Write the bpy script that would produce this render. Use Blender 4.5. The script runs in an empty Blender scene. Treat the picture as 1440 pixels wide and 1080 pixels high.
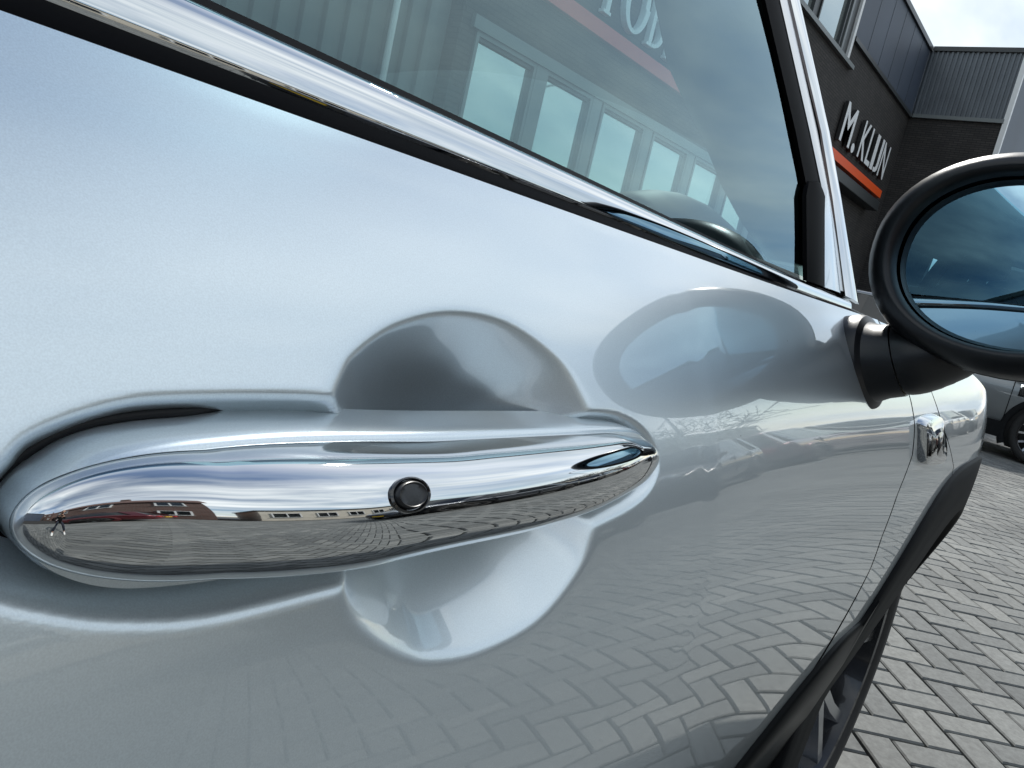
import bpy, bmesh, math, random
import numpy as np
from mathutils import Vector, Matrix
from mathutils.bvhtree import BVHTree
R = math.radians
random.seed(7); rng = np.random.default_rng(7)
scene = bpy.context.scene
col = scene.collection

# ------------------------------------------------------------------ camera
FPX = 1080.0; CX, CY = 720.0, 540.0; H = 0.97
_V = np.array([-1503., -6410., -FPX]); ZW = -_V / np.linalg.norm(_V)
VX = 1560.0
HY = 540 + (ZW[0] * (VX - 720) - ZW[2] * FPX) / ZW[1]
XW = np.array([VX - 720, -(HY - 540), -FPX]); XW /= np.linalg.norm(XW)
YW = np.cross(ZW, XW)
CM = np.stack([XW, YW, ZW])
cam_d = bpy.data.cameras.new('camera'); cam = bpy.data.objects.new('camera', cam_d); col.objects.link(cam)
cam_d.sensor_width = 36; cam_d.lens = FPX / 1440 * 36; cam_d.clip_start = 0.01; cam_d.clip_end = 2000
m4 = Matrix.Identity(4)
for i in range(3):
    for j in range(3): m4[i][j] = float(CM[i, j])
m4[2][3] = H
cam.matrix_world = m4
scene.camera = cam

# ------------------------------------------------------------------ light
SUN_AZ, SUN_EL = 30.0, 40.0          # azimuth from +x towards +y
w = bpy.data.worlds.new('World'); scene.world = w; w.use_nodes = True
nt = w.node_tree; N = nt.nodes; L = nt.links
for n in list(N): N.remove(n)
out = N.new('ShaderNodeOutputWorld'); bg = N.new('ShaderNodeBackground')
sky = N.new('ShaderNodeTexSky'); sky.sky_type = 'NISHITA'; sky.sun_disc = False
sky.sun_elevation = R(SUN_EL); sky.sun_rotation = R(90 - SUN_AZ)
sky.air_density = 1.2; sky.dust_density = 0.6
tc = N.new('ShaderNodeTexCoord'); sep = N.new('ShaderNodeSeparateXYZ'); L.new(tc.outputs['Generated'], sep.inputs[0])
def wmath(op, a, b=None, clamp=False):
    n = N.new('ShaderNodeMath'); n.operation = op; n.use_clamp = clamp
    for k, v in enumerate((a, b)):
        if v is None: continue
        if isinstance(v, (int, float)): n.inputs[k].default_value = v
        else: L.new(v, n.inputs[k])
    return n.outputs[0]
zc = wmath('ADD', wmath('MAXIMUM', sep.outputs[2], 0.0), 0.16)
cb = N.new('ShaderNodeCombineXYZ')
L.new(wmath('DIVIDE', sep.outputs[0], zc), cb.inputs[0]); L.new(wmath('DIVIDE', sep.outputs[1], zc), cb.inputs[1])
mp = N.new('ShaderNodeMapping'); mp.inputs['Rotation'].default_value = (0, 0, R(12)); mp.inputs['Scale'].default_value = (0.55, 1.15, 1)
mp.inputs['Location'].default_value = (3.1, 1.7, 0)
L.new(cb.outputs[0], mp.inputs[0])
n1 = N.new('ShaderNodeTexNoise'); n1.inputs['Scale'].default_value = 0.9; n1.inputs['Detail'].default_value = 9; n1.inputs['Roughness'].default_value = 0.56; n1.inputs['Distortion'].default_value = 0.35
L.new(mp.outputs[0], n1.inputs['Vector'])
cr = N.new('ShaderNodeValToRGB'); cr.color_ramp.elements[0].position = 0.365; cr.color_ramp.elements[1].position = 0.59
L.new(n1.outputs['Fac'], cr.inputs[0])
n2 = N.new('ShaderNodeTexNoise'); n2.inputs['Scale'].default_value = 1.6; n2.inputs['Detail'].default_value = 6
L.new(mp.outputs[0], n2.inputs['Vector'])
cr2 = N.new('ShaderNodeValToRGB')
cr2.color_ramp.elements[0].position = 0.36; cr2.color_ramp.elements[0].color = (4.6, 5.4, 6.1, 1)
cr2.color_ramp.elements[1].position = 0.62; cr2.color_ramp.elements[1].color = (9.5, 9.9, 10.0, 1)
L.new(n2.outputs['Fac'], cr2.inputs[0])
mx = N.new('ShaderNodeMixRGB'); L.new(cr.outputs[0], mx.inputs[0]); L.new(sky.outputs[0], mx.inputs[1]); L.new(cr2.outputs[0], mx.inputs[2])
L.new(mx.outputs[0], bg.inputs['Color']); bg.inputs['Strength'].default_value = 0.1
L.new(bg.outputs[0], out.inputs[0])
sd = bpy.data.lights.new('sun', 'SUN'); sd.energy = 3.0; sd.angle = R(2.5); sd.color = (1, 0.97, 0.91)
so = bpy.data.objects.new('sun', sd); col.objects.link(so)
sdir = Vector((math.cos(R(SUN_EL)) * math.cos(R(SUN_AZ)), math.cos(R(SUN_EL)) * math.sin(R(SUN_AZ)), math.sin(R(SUN_EL))))
so.rotation_euler = sdir.to_track_quat('Z', 'Y').to_euler()
so.location = sdir * 30
scene.view_settings.view_transform = 'Standard'; scene.view_settings.look = 'None'
scene.view_settings.exposure = 0.6; scene.view_settings.gamma = 1; scene.view_settings.use_curve_mapping = False
scene.cycles.max_bounces = 12; scene.cycles.glossy_bounces = 6; scene.cycles.transparent_max_bounces = 12
scene.cycles.transmission_bounces = 8; scene.cycles.caustics_reflective = False; scene.cycles.caustics_refractive = False
scene.cycles.use_denoising = True

# ------------------------------------------------------------------ pixel rays (photo px, 1440x1080)
def ray(px, py): return CM @ np.array([px - CX, -(py - CY), -FPX])
def on_y(p, y): d = ray(*p); return d / d[1] * y + np.array([0, 0, H])
def on_x(p, x): d = ray(*p); return d / d[0] * x + np.array([0, 0, H])
def on_z(p, z=0.0): d = ray(*p); return d / d[2] * (z - H) + np.array([0, 0, H])

# ------------------------------------------------------------------ materials
def mat(name, color, rough=0.5, metal=0.0, coat=0.0, coat_rough=0.03, spec=0.5, noise=None, bump=None, emit=None):
    m = bpy.data.materials.new(name); m.use_nodes = True
    t = m.node_tree; b = t.nodes['Principled BSDF']
    b.inputs['Base Color'].default_value = (*color, 1); b.inputs['Roughness'].default_value = rough
    b.inputs['Metallic'].default_value = metal; b.inputs['Coat Weight'].default_value = coat
    b.inputs['Coat Roughness'].default_value = coat_rough; b.inputs['Specular IOR Level'].default_value = spec
    tco = t.nodes.new('ShaderNodeTexCoord')
    if noise:   # (scale, amount, detail)
        nz = t.nodes.new('ShaderNodeTexNoise'); nz.inputs['Scale'].default_value = noise[0]; nz.inputs['Detail'].default_value = noise[2] if len(noise) > 2 else 4
        t.links.new(tco.outputs['Object'], nz.inputs['Vector'])
        r = t.nodes.new('ShaderNodeValToRGB'); a = noise[1]
        r.color_ramp.elements[0].position = 0.3; r.color_ramp.elements[1].position = 0.7
        r.color_ramp.elements[0].color = (*[c * (1 - a) for c in color], 1); r.color_ramp.elements[1].color = (*[min(1, c * (1 + a)) for c in color], 1)
        t.links.new(nz.outputs['Fac'], r.inputs[0]); t.links.new(r.outputs[0], b.inputs['Base Color'])
    if bump:    # (scale, strength, distance)
        nz = t.nodes.new('ShaderNodeTexNoise'); nz.inputs['Scale'].default_value = bump[0]; nz.inputs['Detail'].default_value = 3
        t.links.new(tco.outputs['Object'], nz.inputs['Vector'])
        bp = t.nodes.new('ShaderNodeBump'); bp.inputs['Strength'].default_value = bump[1]; bp.inputs['Distance'].default_value = bump[2]
        t.links.new(nz.outputs['Fac'], bp.inputs['Height']); t.links.new(bp.outputs[0], b.inputs['Normal'])
    return m
def glass_mat(name, tint, ior=1.5, rough=0.0, refl=1.0):
    m = bpy.data.materials.new(name); m.use_nodes = True
    t = m.node_tree; t.nodes.clear()
    o = t.nodes.new('ShaderNodeOutputMaterial'); mixs = t.nodes.new('ShaderNodeMixShader')
    tr = t.nodes.new('ShaderNodeBsdfTransparent'); tr.inputs[0].default_value = (*tint, 1)
    gl = t.nodes.new('ShaderNodeBsdfGlossy'); gl.inputs['Roughness'].default_value = rough; gl.inputs['Color'].default_value = (*refl, 1) if hasattr(refl, '__len__') else (refl, refl, refl, 1)
    fr = t.nodes.new('ShaderNodeFresnel'); fr.inputs[0].default_value = ior
    g = t.nodes.new('ShaderNodeNewGeometry'); mi_ = t.nodes.new('ShaderNodeMix'); mi_.data_type = 'FLOAT'
    mi_.inputs[2].default_value = ior; mi_.inputs[3].default_value = 1 / ior
    t.links.new(g.outputs['Backfacing'], mi_.inputs[0]); t.links.new(mi_.outputs[0], fr.inputs[0])
    t.links.new(fr.outputs[0], mixs.inputs[0]); t.links.new(tr.outputs[0], mixs.inputs[1]); t.links.new(gl.outputs[0], mixs.inputs[2])
    t.links.new(mixs.outputs[0], o.inputs[0])
    return m
def paint_mat(name, color, metal=0.75, rough=0.34, flake=True):
    m = mat(name, color, rough, metal, coat=1.0, coat_rough=0.012)
    t = m.node_tree; b = t.nodes['Principled BSDF']; b.inputs['Coat IOR'].default_value = 1.62
    if flake:
        tco = t.nodes['Texture Coordinate']
        nz = t.nodes.new('ShaderNodeTexNoise'); nz.inputs['Scale'].default_value = 2600; nz.inputs['Detail'].default_value = 1
        t.links.new(tco.outputs['Object'], nz.inputs['Vector'])
        r = t.nodes.new('ShaderNodeValToRGB'); r.color_ramp.elements[0].position = 0.3; r.color_ramp.elements[1].position = 0.72
        r.color_ramp.elements[0].color = (*[c * 0.945 for c in color], 1); r.color_ramp.elements[1].color = (*[min(1, c * 1.055) for c in color], 1)
        vo = t.nodes.new('ShaderNodeTexVoronoi'); vo.inputs['Scale'].default_value = 34
        t.links.new(tco.outputs['Object'], vo.inputs['Vector'])
        lt = t.nodes.new('ShaderNodeMath'); lt.operation = 'LESS_THAN'; lt.inputs[1].default_value = .016; t.links.new(vo.outputs['Distance'], lt.inputs[0])
        md = t.nodes.new('ShaderNodeMixRGB'); md.inputs[2].default_value = (.10, .10, .10, 1)
        t.links.new(lt.outputs[0], md.inputs[0]); t.links.new(r.outputs[0], md.inputs[1])
        t.links.new(nz.outputs['Fac'], r.inputs[0]); t.links.new(md.outputs[0], b.inputs['Base Color'])
    return m
def brick_mat(name, c1, c2, mortar, bw=0.22, bh=0.06, axis='XZ'):
    m = bpy.data.materials.new(name); m.use_nodes = True
    t = m.node_tree; b = t.nodes['Principled BSDF']; b.inputs['Roughness'].default_value = 0.85
    tco = t.nodes.new('ShaderNodeTexCoord'); sp = t.nodes.new('ShaderNodeSeparateXYZ'); cbn = t.nodes.new('ShaderNodeCombineXYZ')
    t.links.new(tco.outputs['Object'], sp.inputs[0])
    ad = t.nodes.new('ShaderNodeMath'); t.links.new(sp.outputs[0], ad.inputs[0]); t.links.new(sp.outputs[1], ad.inputs[1])
    t.links.new(ad.outputs[0], cbn.inputs[0]); t.links.new(sp.outputs[2], cbn.inputs[1])
    bk = t.nodes.new('ShaderNodeTexBrick'); bk.inputs['Scale'].default_value = 1.0
    bk.inputs['Brick Width'].default_value = bw; bk.inputs['Row Height'].default_value = bh; bk.inputs['Mortar Size'].default_value = 0.008
    bk.inputs['Color1'].default_value = (*c1, 1); bk.inputs['Color2'].default_value = (*c2, 1); bk.inputs['Mortar'].default_value = (*mortar, 1)
    t.links.new(cbn.outputs[0], bk.inputs['Vector'])
    nz = t.nodes.new('ShaderNodeTexNoise'); nz.inputs['Scale'].default_value = 1.3; nz.inputs['Detail'].default_value = 5
    t.links.new(tco.outputs['Object'], nz.inputs['Vector'])
    mxn = t.nodes.new('ShaderNodeMixRGB'); mxn.blend_type = 'MULTIPLY'; mxn.inputs[0].default_value = 0.5
    rr = t.nodes.new('ShaderNodeValToRGB'); rr.color_ramp.elements[0].color = (.45, .45, .42, 1); rr.color_ramp.elements[0].position = .35; rr.color_ramp.elements[1].position = .65
    t.links.new(nz.outputs['Fac'], rr.inputs[0]); t.links.new(bk.outputs['Color'], mxn.inputs[1]); t.links.new(rr.outputs[0], mxn.inputs[2])
    t.links.new(mxn.outputs[0], b.inputs['Base Color'])
    bp = t.nodes.new('ShaderNodeBump'); bp.inputs['Strength'].default_value = 0.5; bp.inputs['Distance'].default_value = 0.01; bp.invert = True
    t.links.new(bk.outputs['Fac'], bp.inputs['Height']); t.links.new(bp.outputs[0], b.inputs['Normal'])
    return m
def paver_mat():
    m = bpy.data.materials.new('paver_concrete'); m.use_nodes = True
    t = m.node_tree; b = t.nodes['Principled BSDF']; b.inputs['Roughness'].default_value = 0.8
    g = t.nodes.new('ShaderNodeNewGeometry'); oi = t.nodes.new('ShaderNodeObjectInfo')
    tco = t.nodes.new('ShaderNodeTexCoord')
    ad = t.nodes.new('ShaderNodeMath'); t.links.new(g.outputs['Random Per Island'], ad.inputs[0]); t.links.new(oi.outputs['Random'], ad.inputs[1])
    fr = t.nodes.new('ShaderNodeMath'); fr.operation = 'FRACT'; t.links.new(ad.outputs[0], fr.inputs[0])
    r = t.nodes.new('ShaderNodeValToRGB')
    r.color_ramp.elements[0].color = (.108, .114, .112, 1); r.color_ramp.elements[1].color = (.182, .186, .176, 1)
    e = r.color_ramp.elements.new(.5); e.color = (.140, .146, .141, 1)
    t.links.new(fr.outputs[0], r.inputs[0])
    nz = t.nodes.new('ShaderNodeTexNoise'); nz.inputs['Scale'].default_value = 42; nz.inputs['Detail'].default_value = 7; nz.inputs['Roughness'].default_value = .7
    t.links.new(g.outputs['Position'], nz.inputs['Vector'])
    n3 = t.nodes.new('ShaderNodeTexNoise'); n3.inputs['Scale'].default_value = 1.1; n3.inputs['Detail'].default_value = 4
    t.links.new(g.outputs['Position'], n3.inputs['Vector'])
    m1 = t.nodes.new('ShaderNodeMixRGB'); m1.blend_type = 'OVERLAY'; m1.inputs[0].default_value = .75
    t.links.new(r.outputs[0], m1.inputs[1]); t.links.new(nz.outputs['Fac'], m1.inputs[2])
    m2 = t.nodes.new('ShaderNodeMixRGB'); m2.blend_type = 'OVERLAY'; m2.inputs[0].default_value = .5
    t.links.new(m1.outputs[0], m2.inputs[1]); t.links.new(n3.outputs['Fac'], m2.inputs[2])
    t.links.new(m2.outputs[0], b.inputs['Base Color'])
    bp = t.nodes.new('ShaderNodeBump'); bp.inputs['Strength'].default_value = .5; bp.inputs['Distance'].default_value = .002
    t.links.new(nz.outputs['Fac'], bp.inputs['Height']); t.links.new(bp.outputs[0], b.inputs['Normal'])
    return m
SILVER = paint_mat('silver_paint', (.68, .757, .795), metal=.70)
CHROME = mat('chrome', (.64, .655, .665), 0.022, 1.0)
SATIN = mat('satin_aluminium', (.62, .62, .62), 0.28, 1.0)
BLACKP = mat('black_plastic', (.011, .012, .014), 0.36, 0, spec=.45, bump=(900, .12, .0004))
BLACKG = mat('gloss_black', (.006, .006, .007), 0.12, 0, coat=.6)
RUBBER = mat('black_rubber', (.007, .007, .008), 0.5, spec=.22)
SEAL = mat('seal_rubber', (.004, .004, .0045), 0.6, spec=.03)
CLAD = mat('cladding_plastic', (.012, .013, .014), 0.6, 0, spec=.08, noise=(30, .15), bump=(700, .15, .0004))
GLASS = glass_mat('car_glass', (.58, .80, .82), 1.85, refl=(.70, .93, 1.0))
GLASSD = glass_mat('dark_car_glass', (.16, .19, .2), 1.5)
MIRROR = mat('mirror_glass', (.34, .52, .62), 0.0, 1.0)
INTER = mat('interior_trim', (.018, .019, .02), 0.6, noise=(12, .2))
SEATM = mat('seat_cloth', (.03, .032, .036), 0.85, noise=(60, .3))
TYRE = mat('tyre_rubber', (.016, .016, .016), 0.75, noise=(40, .2))
RIMS = mat('rim_silver', (.55, .56, .58), 0.22, 1.0)
RIMD = mat('rim_black', (.02, .02, .022), 0.2, .3, coat=.5)
SILLM = mat('sill_plastic', (.005, .006, .007), .3, spec=.04)
GAP = mat('shut_gap', (.006, .006, .007), 0.8, spec=.05)
WELL = mat('wheel_well', (.01, .01, .01), 0.9)
REDL = mat('tail_lens', (.35, .01, .01), 0.1, 0, coat=1)
LAMPG = mat('lamp_lens', (.75, .78, .8), 0.08, .6, coat=1)
PAVER = paver_mat()
SAND = mat('joint_sand', (.022, .021, .019), 0.95, noise=(25, .4, 6))
BRICKD = brick_mat('dark_brick', (.034, .031, .030), (.050, .045, .042), (.016, .016, .016))
BRICKR = brick_mat('red_brick', (.10, .05, .04), (.14, .065, .05), (.16, .15, .14))
NAVY = mat('navy_panel', (.050, .066, .095), 0.55, .1, noise=(.7, .12))
WHITEF = mat('white_frame', (.72, .73, .72), 0.4)
GREYF = mat('grey_frame', (.15, .165, .165), 0.4, .2)
DARKF = mat('dark_frame', (.03, .034, .036), 0.4)
CORR = mat('corrugated_steel', (.11, .125, .14), 0.45, .2, noise=(2, .1))
CORRG = mat('grey_corrugated_steel', (.10, .115, .115), 0.5, .1, noise=(2, .1))
WINGL = mat('window_glass', (.50, .56, .54), 0.03, .75)
LETTER = mat('white_letter', (.8, .81, .82), 0.4)
LETSIDE = mat('letter_side', (.02, .02, .02), 0.5)
ORANGE = mat('orange_strip', (.85, .10, .015), 0.4)
REDSTR = mat('red_strip', (.62, .07, .05), 0.4)
CONC = mat('concrete', (.33, .33, .31), 0.9, noise=(3, .2, 6))
CREAM = mat('cream_render', (.56, .52, .44), 0.9, noise=(1.5, .12, 5))
ROOFT = mat('roof_tile', (.10, .055, .045), 0.8, noise=(6, .3))
BARK = mat('bark', (.075, .06, .045), 0.9, noise=(9, .35, 6))
STEEL = mat('galvanised_steel', (.4, .41, .42), 0.4, .8)
ASPH = mat('asphalt', (.055, .055, .056), 0.9, noise=(14, .3, 8))

# ------------------------------------------------------------------ mesh helpers
def mk(name, V, F, m, parent=None, smooth=True, origin=None, label=None, cat=None, group=None, kind=None, sharp=None):
    me = bpy.data.meshes.new(name)
    V = [tuple(float(c) for c in v) for v in V]
    if origin is not None: V = [(a - origin[0], b - origin[1], c - origin[2]) for a, b, c in V]
    me.from_pydata(V, [], F); me.update()
    if smooth: me.polygons.foreach_set('use_smooth', [True] * len(me.polygons))
    if sharp is not None:
        me.set_sharp_from_angle(angle=R(sharp))
    o = bpy.data.objects.new(name, me); col.objects.link(o); me.materials.append(m)
    if parent is not None: o.parent = parent
    elif origin is not None: o.location = origin
    tag(o, label, cat, group, kind)
    return o
def tag(o, label=None, cat=None, group=None, kind=None):
    if label: o['label'] = label
    if cat: o['category'] = cat
    if group: o['group'] = group
    if kind: o['kind'] = kind
    return o
def empty(name, loc, label=None, cat=None, group=None, rz=0):
    o = bpy.data.objects.new(name, None); col.objects.link(o); o.location = loc; o.rotation_euler = (0, 0, rz); o.empty_display_size = .2
    return tag(o, label, cat, group)
def copy_tree(o, parent=None):
    c = o.copy(); col.objects.link(c)
    if parent is not None: c.parent = parent
    for ch in list(o.children): copy_tree(ch, c)
    return c
def box(x0, x1, y0, y1, z0, z1, V=None, F=None):
    V = [] if V is None else V; F = [] if F is None else F
    k = len(V)
    V += [(x0, y0, z0), (x1, y0, z0), (x1, y1, z0), (x0, y1, z0), (x0, y0, z1), (x1, y0, z1), (x1, y1, z1), (x0, y1, z1)]
    F += [(k, k+3, k+2, k+1), (k+4, k+5, k+6, k+7), (k, k+1, k+5, k+4), (k+1, k+2, k+6, k+5), (k+2, k+3, k+7, k+6), (k+3, k, k+4, k+7)]
    return V, F
def grid(fn, us, vs, closed_u=False, closed_v=False):
    V = [fn(u, v) for u in us for v in vs]; F = []
    nu, nv = len(us), len(vs)
    for i in range(nu if closed_u else nu - 1):
        for j in range(nv if closed_v else nv - 1):
            a = i * nv + j; b = ((i + 1) % nu) * nv + j; c = ((i + 1) % nu) * nv + (j + 1) % nv; d = i * nv + (j + 1) % nv
            F.append((a, b, c, d))
    return V, F
def loft(rings, cap0=True, cap1=True, V=None, F=None):
    V = [] if V is None else V; F = [] if F is None else F
    k = len(V); n = len(rings[0])
    for r in rings: V += [tuple(p) for p in r]
    for i in range(len(rings) - 1):
        for j in range(n):
            F.append((k + i*n + j, k + i*n + (j+1) % n, k + (i+1)*n + (j+1) % n, k + (i+1)*n + j))
    if cap0: F.append(tuple(k + j for j in reversed(range(n))))
    if cap1: F.append(tuple(k + (len(rings)-1)*n + j for j in range(n)))
    return V, F
def tube(path, radii, n=10, V=None, F=None):
    path = [Vector(p) for p in path]; rings = []
    if not hasattr(radii, '__len__'): radii = [radii] * len(path)
    ref = None
    for i, p in enumerate(path):
        t = (path[min(i+1, len(path)-1)] - path[max(i-1, 0)]).normalized()
        if ref is None: ref = t.orthogonal().normalized()
        ref = (ref - t * ref.dot(t)).normalized(); bt = t.cross(ref)
        rings.append([p + (ref * math.cos(2*math.pi*j/n) + bt * math.sin(2*math.pi*j/n)) * radii[i] for j in range(n)])
    return loft(rings, V=V, F=F)
def extrude_poly(pts2, y0, y1, V=None, F=None):      # polygon in (x,z), extruded along y
    V = [] if V is None else V; F = [] if F is None else F
    k = len(V); n = len(pts2)
    V += [(x, y0, z) for x, z in pts2] + [(x, y1, z) for x, z in pts2]
    F += [tuple(range(k, k+n)), tuple(reversed(range(k+n, k+2*n)))]
    F += [(k+i, k+n+i, k+n+(i+1) % n, k+(i+1) % n) for i in range(n)]
    return V, F
def fix_normals(o):
    bm = bmesh.new(); bm.from_mesh(o.data); bmesh.ops.recalc_face_normals(bm, faces=bm.faces); bm.to_mesh(o.data); bm.free()
def bevel(o, wdt, seg=2):
    md = o.modifiers.new('bevel', 'BEVEL'); md.width = wdt; md.segments = seg; md.limit_method = 'ANGLE'; md.angle_limit = R(40)
    return o
def lerp(a, b, t): return a + (b - a) * t
def sstep(t): t = min(1, max(0, t)); return t * t * (3 - 2 * t)

# ------------------------------------------------------------------ ground
gs = 900
V, F = box(-gs, gs, -gs, gs, -2.0, -0.05)
mk('ground', [(-gs, -gs, -.045), (gs, -gs, -.045), (gs, gs, -.045), (-gs, gs, -.045)], [(0, 1, 2, 3)], ASPH, smooth=False, kind='structure', label='grey ground running out to the horizon')
yard = mk('paved_yard', [(-14, -16, -.012), (40, -16, -.012), (40, 8, -.012), (-14, 8, -.012)], [(0, 1, 2, 3)], SAND, smooth=False, kind='structure', label='yard paved with grey concrete bricks in herringbone')
PW, PL, PJ, PH = .1, .2, .0085, .05
ANG = R(38.5)
def paver_mesh(cx, cy, a, V, F, jig=0.0):
    hw, hl = (PW - PJ) / 2, (PL - PJ) / 2; c, s = math.cos(a), math.sin(a); k = len(V)
    ch = .004; dz = jig
    for (q, z) in ((0, -.02), (0, -ch), (ch, 0)):
        for sx, sy in ((-1, -1), (1, -1), (1, 1), (-1, 1)):
            x = sx * (hl - q); y = sy * (hw - q)
            V.append((cx + x * c - y * s, cy + x * s + y * c, z + dz + (tilt := 0)))
    for r in range(2):
        for j in range(4):
            F.append((k + r*4 + j, k + r*4 + (j+1) % 4, k + r*4 + 4 + (j+1) % 4, k + r*4 + 4 + j))
    F.append((k+8, k+9, k+10, k+11))
pav = []
ca, sa = math.cos(ANG), math.sin(ANG)
XR, YR = (-4.0, 26.0), (-9.2, 6.2)
nmax = 340
for i in range(-nmax, nmax):
    # herringbone: rows stepped by W along both axes
    for k in range(-nmax // 2, nmax // 2):
        # unit cell: one horizontal and one vertical brick per (W) step; lattice vectors (W,W) and (2W... ,-2W)
        u = i * PW + k * 2 * PW; v = i * PW - k * 2 * PW
        for du, dv, a in ((PL / 2, PW / 2, 0), (-PW / 2 + 0, PL / 2, math.pi / 2)):
            uu, vv = u + du, v + dv
            x = uu * ca - vv * sa; y = uu * sa + vv * ca
            if XR[0] < x < XR[1] and YR[0] < y < YR[1]: pav.append((x, y, a + ANG))
# size on screen
def pix(P):
    q = CM.T @ (np.array(P, float) - np.array([0, 0, H])); return (CX - FPX*q[0]/q[2], CY + FPX*q[1]/q[2], -q[2])
sc_ = []
for (x, y, a) in pav:
    px, py, dp = pix((x, y, 0))
    vis = dp > .3 and 1120 < px < 1470 and 600 < py < 1140 and y < .45
    sc_.append((dp if vis else 1e6 + x*x + y*y))
order = np.argsort(sc_)
near = set(order[:300].tolist())
sh = {}
def shared_paver():
    V, F = [], []; paver_mesh(0, 0, 0, V, F); return V, F
Vp, Fp = shared_paver()
first = None
for idx in order[:300]:
    x, y, a = pav[idx]; jz = random.uniform(-.0018, .0018)
    if first is None:
        first = mk('paver', Vp, Fp, PAVER, parent=yard, smooth=False); o = first
    else:
        o = first.copy(); col.objects.link(o)
    o.location = (x, y, jz); o.rotation_euler = (random.uniform(-.006, .006), random.uniform(-.006, .006), a + random.uniform(-.008, .008))
V, F = [], []
for idx, (x, y, a) in enumerate(pav):
    if idx in near: continue
    paver_mesh(x, y, a + random.uniform(-.008, .008), V, F, random.uniform(-.0018, .0018))
mk('paver_field', V, F, PAVER, parent=yard, smooth=False, kind='stuff')

# ------------------------------------------------------------------ main car: side surface  y = S(x, z)
_zs = [.20, .45, .55, .70, .80, .87, .965, 1.02]; _th = [-10, -14, -13, -7, 2, 10, 36, 46]
_zz = np.linspace(.2, 1.02, 8201); _tt = np.interp(_zz, _zs, _th)
for _ in range(3):
    _k = np.ones(401) / 401; _tp = np.pad(_tt, 200, mode='reflect', reflect_type='odd'); _tt = np.convolve(_tp, _k, 'valid')
_yy = np.concatenate([[0], np.cumsum(np.tan(np.radians((_tt[1:] + _tt[:-1]) / 2)) * np.diff(_zz))]); _yy -= np.interp(.87, _zz, _yy)
_xs = np.linspace(-2.4, 2.6, 20001)
def _slope(x):
    s = .07 * np.clip((.95 - x) / .5, 0, 1) * np.clip((x + .9) / .8, 0, 1)
    s = s - .05 * np.clip((-x - .1) / .8, 0, 1) * np.clip((x + 2.2) / .5, 0, 1) * 0
    s = s + np.where(x > 1.45, .55 * ((x - 1.45) / .7) ** 2, 0) - np.where(x < -1.35, .5 * ((-1.35 - x) / .65) ** 2, 0)
    return s
_sl = _slope(_xs); _by = np.concatenate([[0], np.cumsum((_sl[1:] + _sl[:-1]) / 2 * np.diff(_xs))]); _by += .108 - np.interp(0, _xs, _by)
def Sv(x, z): return np.interp(x, _xs, _by) + np.interp(z, _zz, _yy)
def S(x, z): return float(Sv(x, z))
def on_S(p, off=0.0):
    y = .15
    for _ in range(70):
        q = on_y(p, y); y = .5 * y + .5 * (S(min(max(q[0], -2.3), 2.5), min(max(q[2], .2), 1.02)) + off)
    return q
YC = S(.2, .8) + .905            # centre plane of the car
CAR0 = (0.1, YC, 0.0)
car = empty('silver_car', CAR0, 'silver metallic car with chrome door handle, black mirror and black wheel arch cladding', 'car')
def cp(name, V, F, m, parent=None, **kw):
    return mk(name, V, F, m, parent=parent or car, origin=CAR0, **kw)
def mirY(V): return [(v[0], 2 * YC - v[1], v[2]) for v in V]
def flipF(F): return [tuple(reversed(f)) for f in F]

ZB = .992     # top edge of door skin
# --- outlines from the photograph, dropped on the body surface
def pxz(pl, off=0.0): return [(float(q[0]), float(q[2])) for q in (on_S(p, off) for p in pl)]
edge_px = [(1262, 510), (1267, 527), (1280, 560), (1286, 595), (1283, 640), (1262, 695), (1240, 755), (1224, 800)]
edge = pxz(edge_px); edge = sorted([(z, x) for x, z in edge])
def x_edge(z):
    zs = [e[0] for e in edge]; xs = [e[1] for e in edge]
    if z < zs[0]: return xs[0] - .10 * (zs[0] - z)
    if z > zs[-1]: return xs[-1] - .25 * (z - zs[-1])
    return float(np.interp(z, zs, xs))
WCX, WCZ, WR = 1.55, .335, .335       # front wheel
arch_px = [(1205, 880), (1250, 803), (1290, 742), (1330, 690), (1362, 648)]
print('ARCH', pxz(arch_px), 'EDGE', edge)
ARCH_R = .47; ARCH_P = 3.2
def arch_out(x, c=WCX):                # lower edge of painted panel over the wheel
    d = (abs(x - c) / ARCH_R)
    return WCZ + ARCH_R * max(0, 1 - d ** ARCH_P) ** (1 / ARCH_P) if d < 1 else None
SILL = .455
def sillz(x): return SILL + .15 * sstep((x - .60) / .42) if x > 0 else SILL
def zb_side(x):
    for c in (WCX, WCX - 2.67):
        a = arch_out(x, c)
        if a is not None: return max(a, sillz(x))
    return sillz(x)
def panel(xL, xR, zT, us, vs, disp=None, off=0.0):
    V = []
    for u in us:
        for v in vs:
            z = .7; 
            for _ in range(8):
                x = lerp(xL(z), xR(z), u); zt = zT(x); zb = zb_side(x); z = lerp(zb, zt, v)
            V.append((x, z))
    A = np.array(V); Y = Sv(A[:, 0], A[:, 1]) + off
    if disp is not None: Y = Y + disp(A[:, 0], A[:, 1])
    V = [(a, y, b) for (a, b), y in zip(V, Y)]
    F = []; nv = len(vs)
    for i in range(len(us) - 1):
        for j in range(nv - 1):
            a = i * nv + j; F.append((a, a + nv, a + nv + 1, a + 1))
    return V, F
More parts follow.
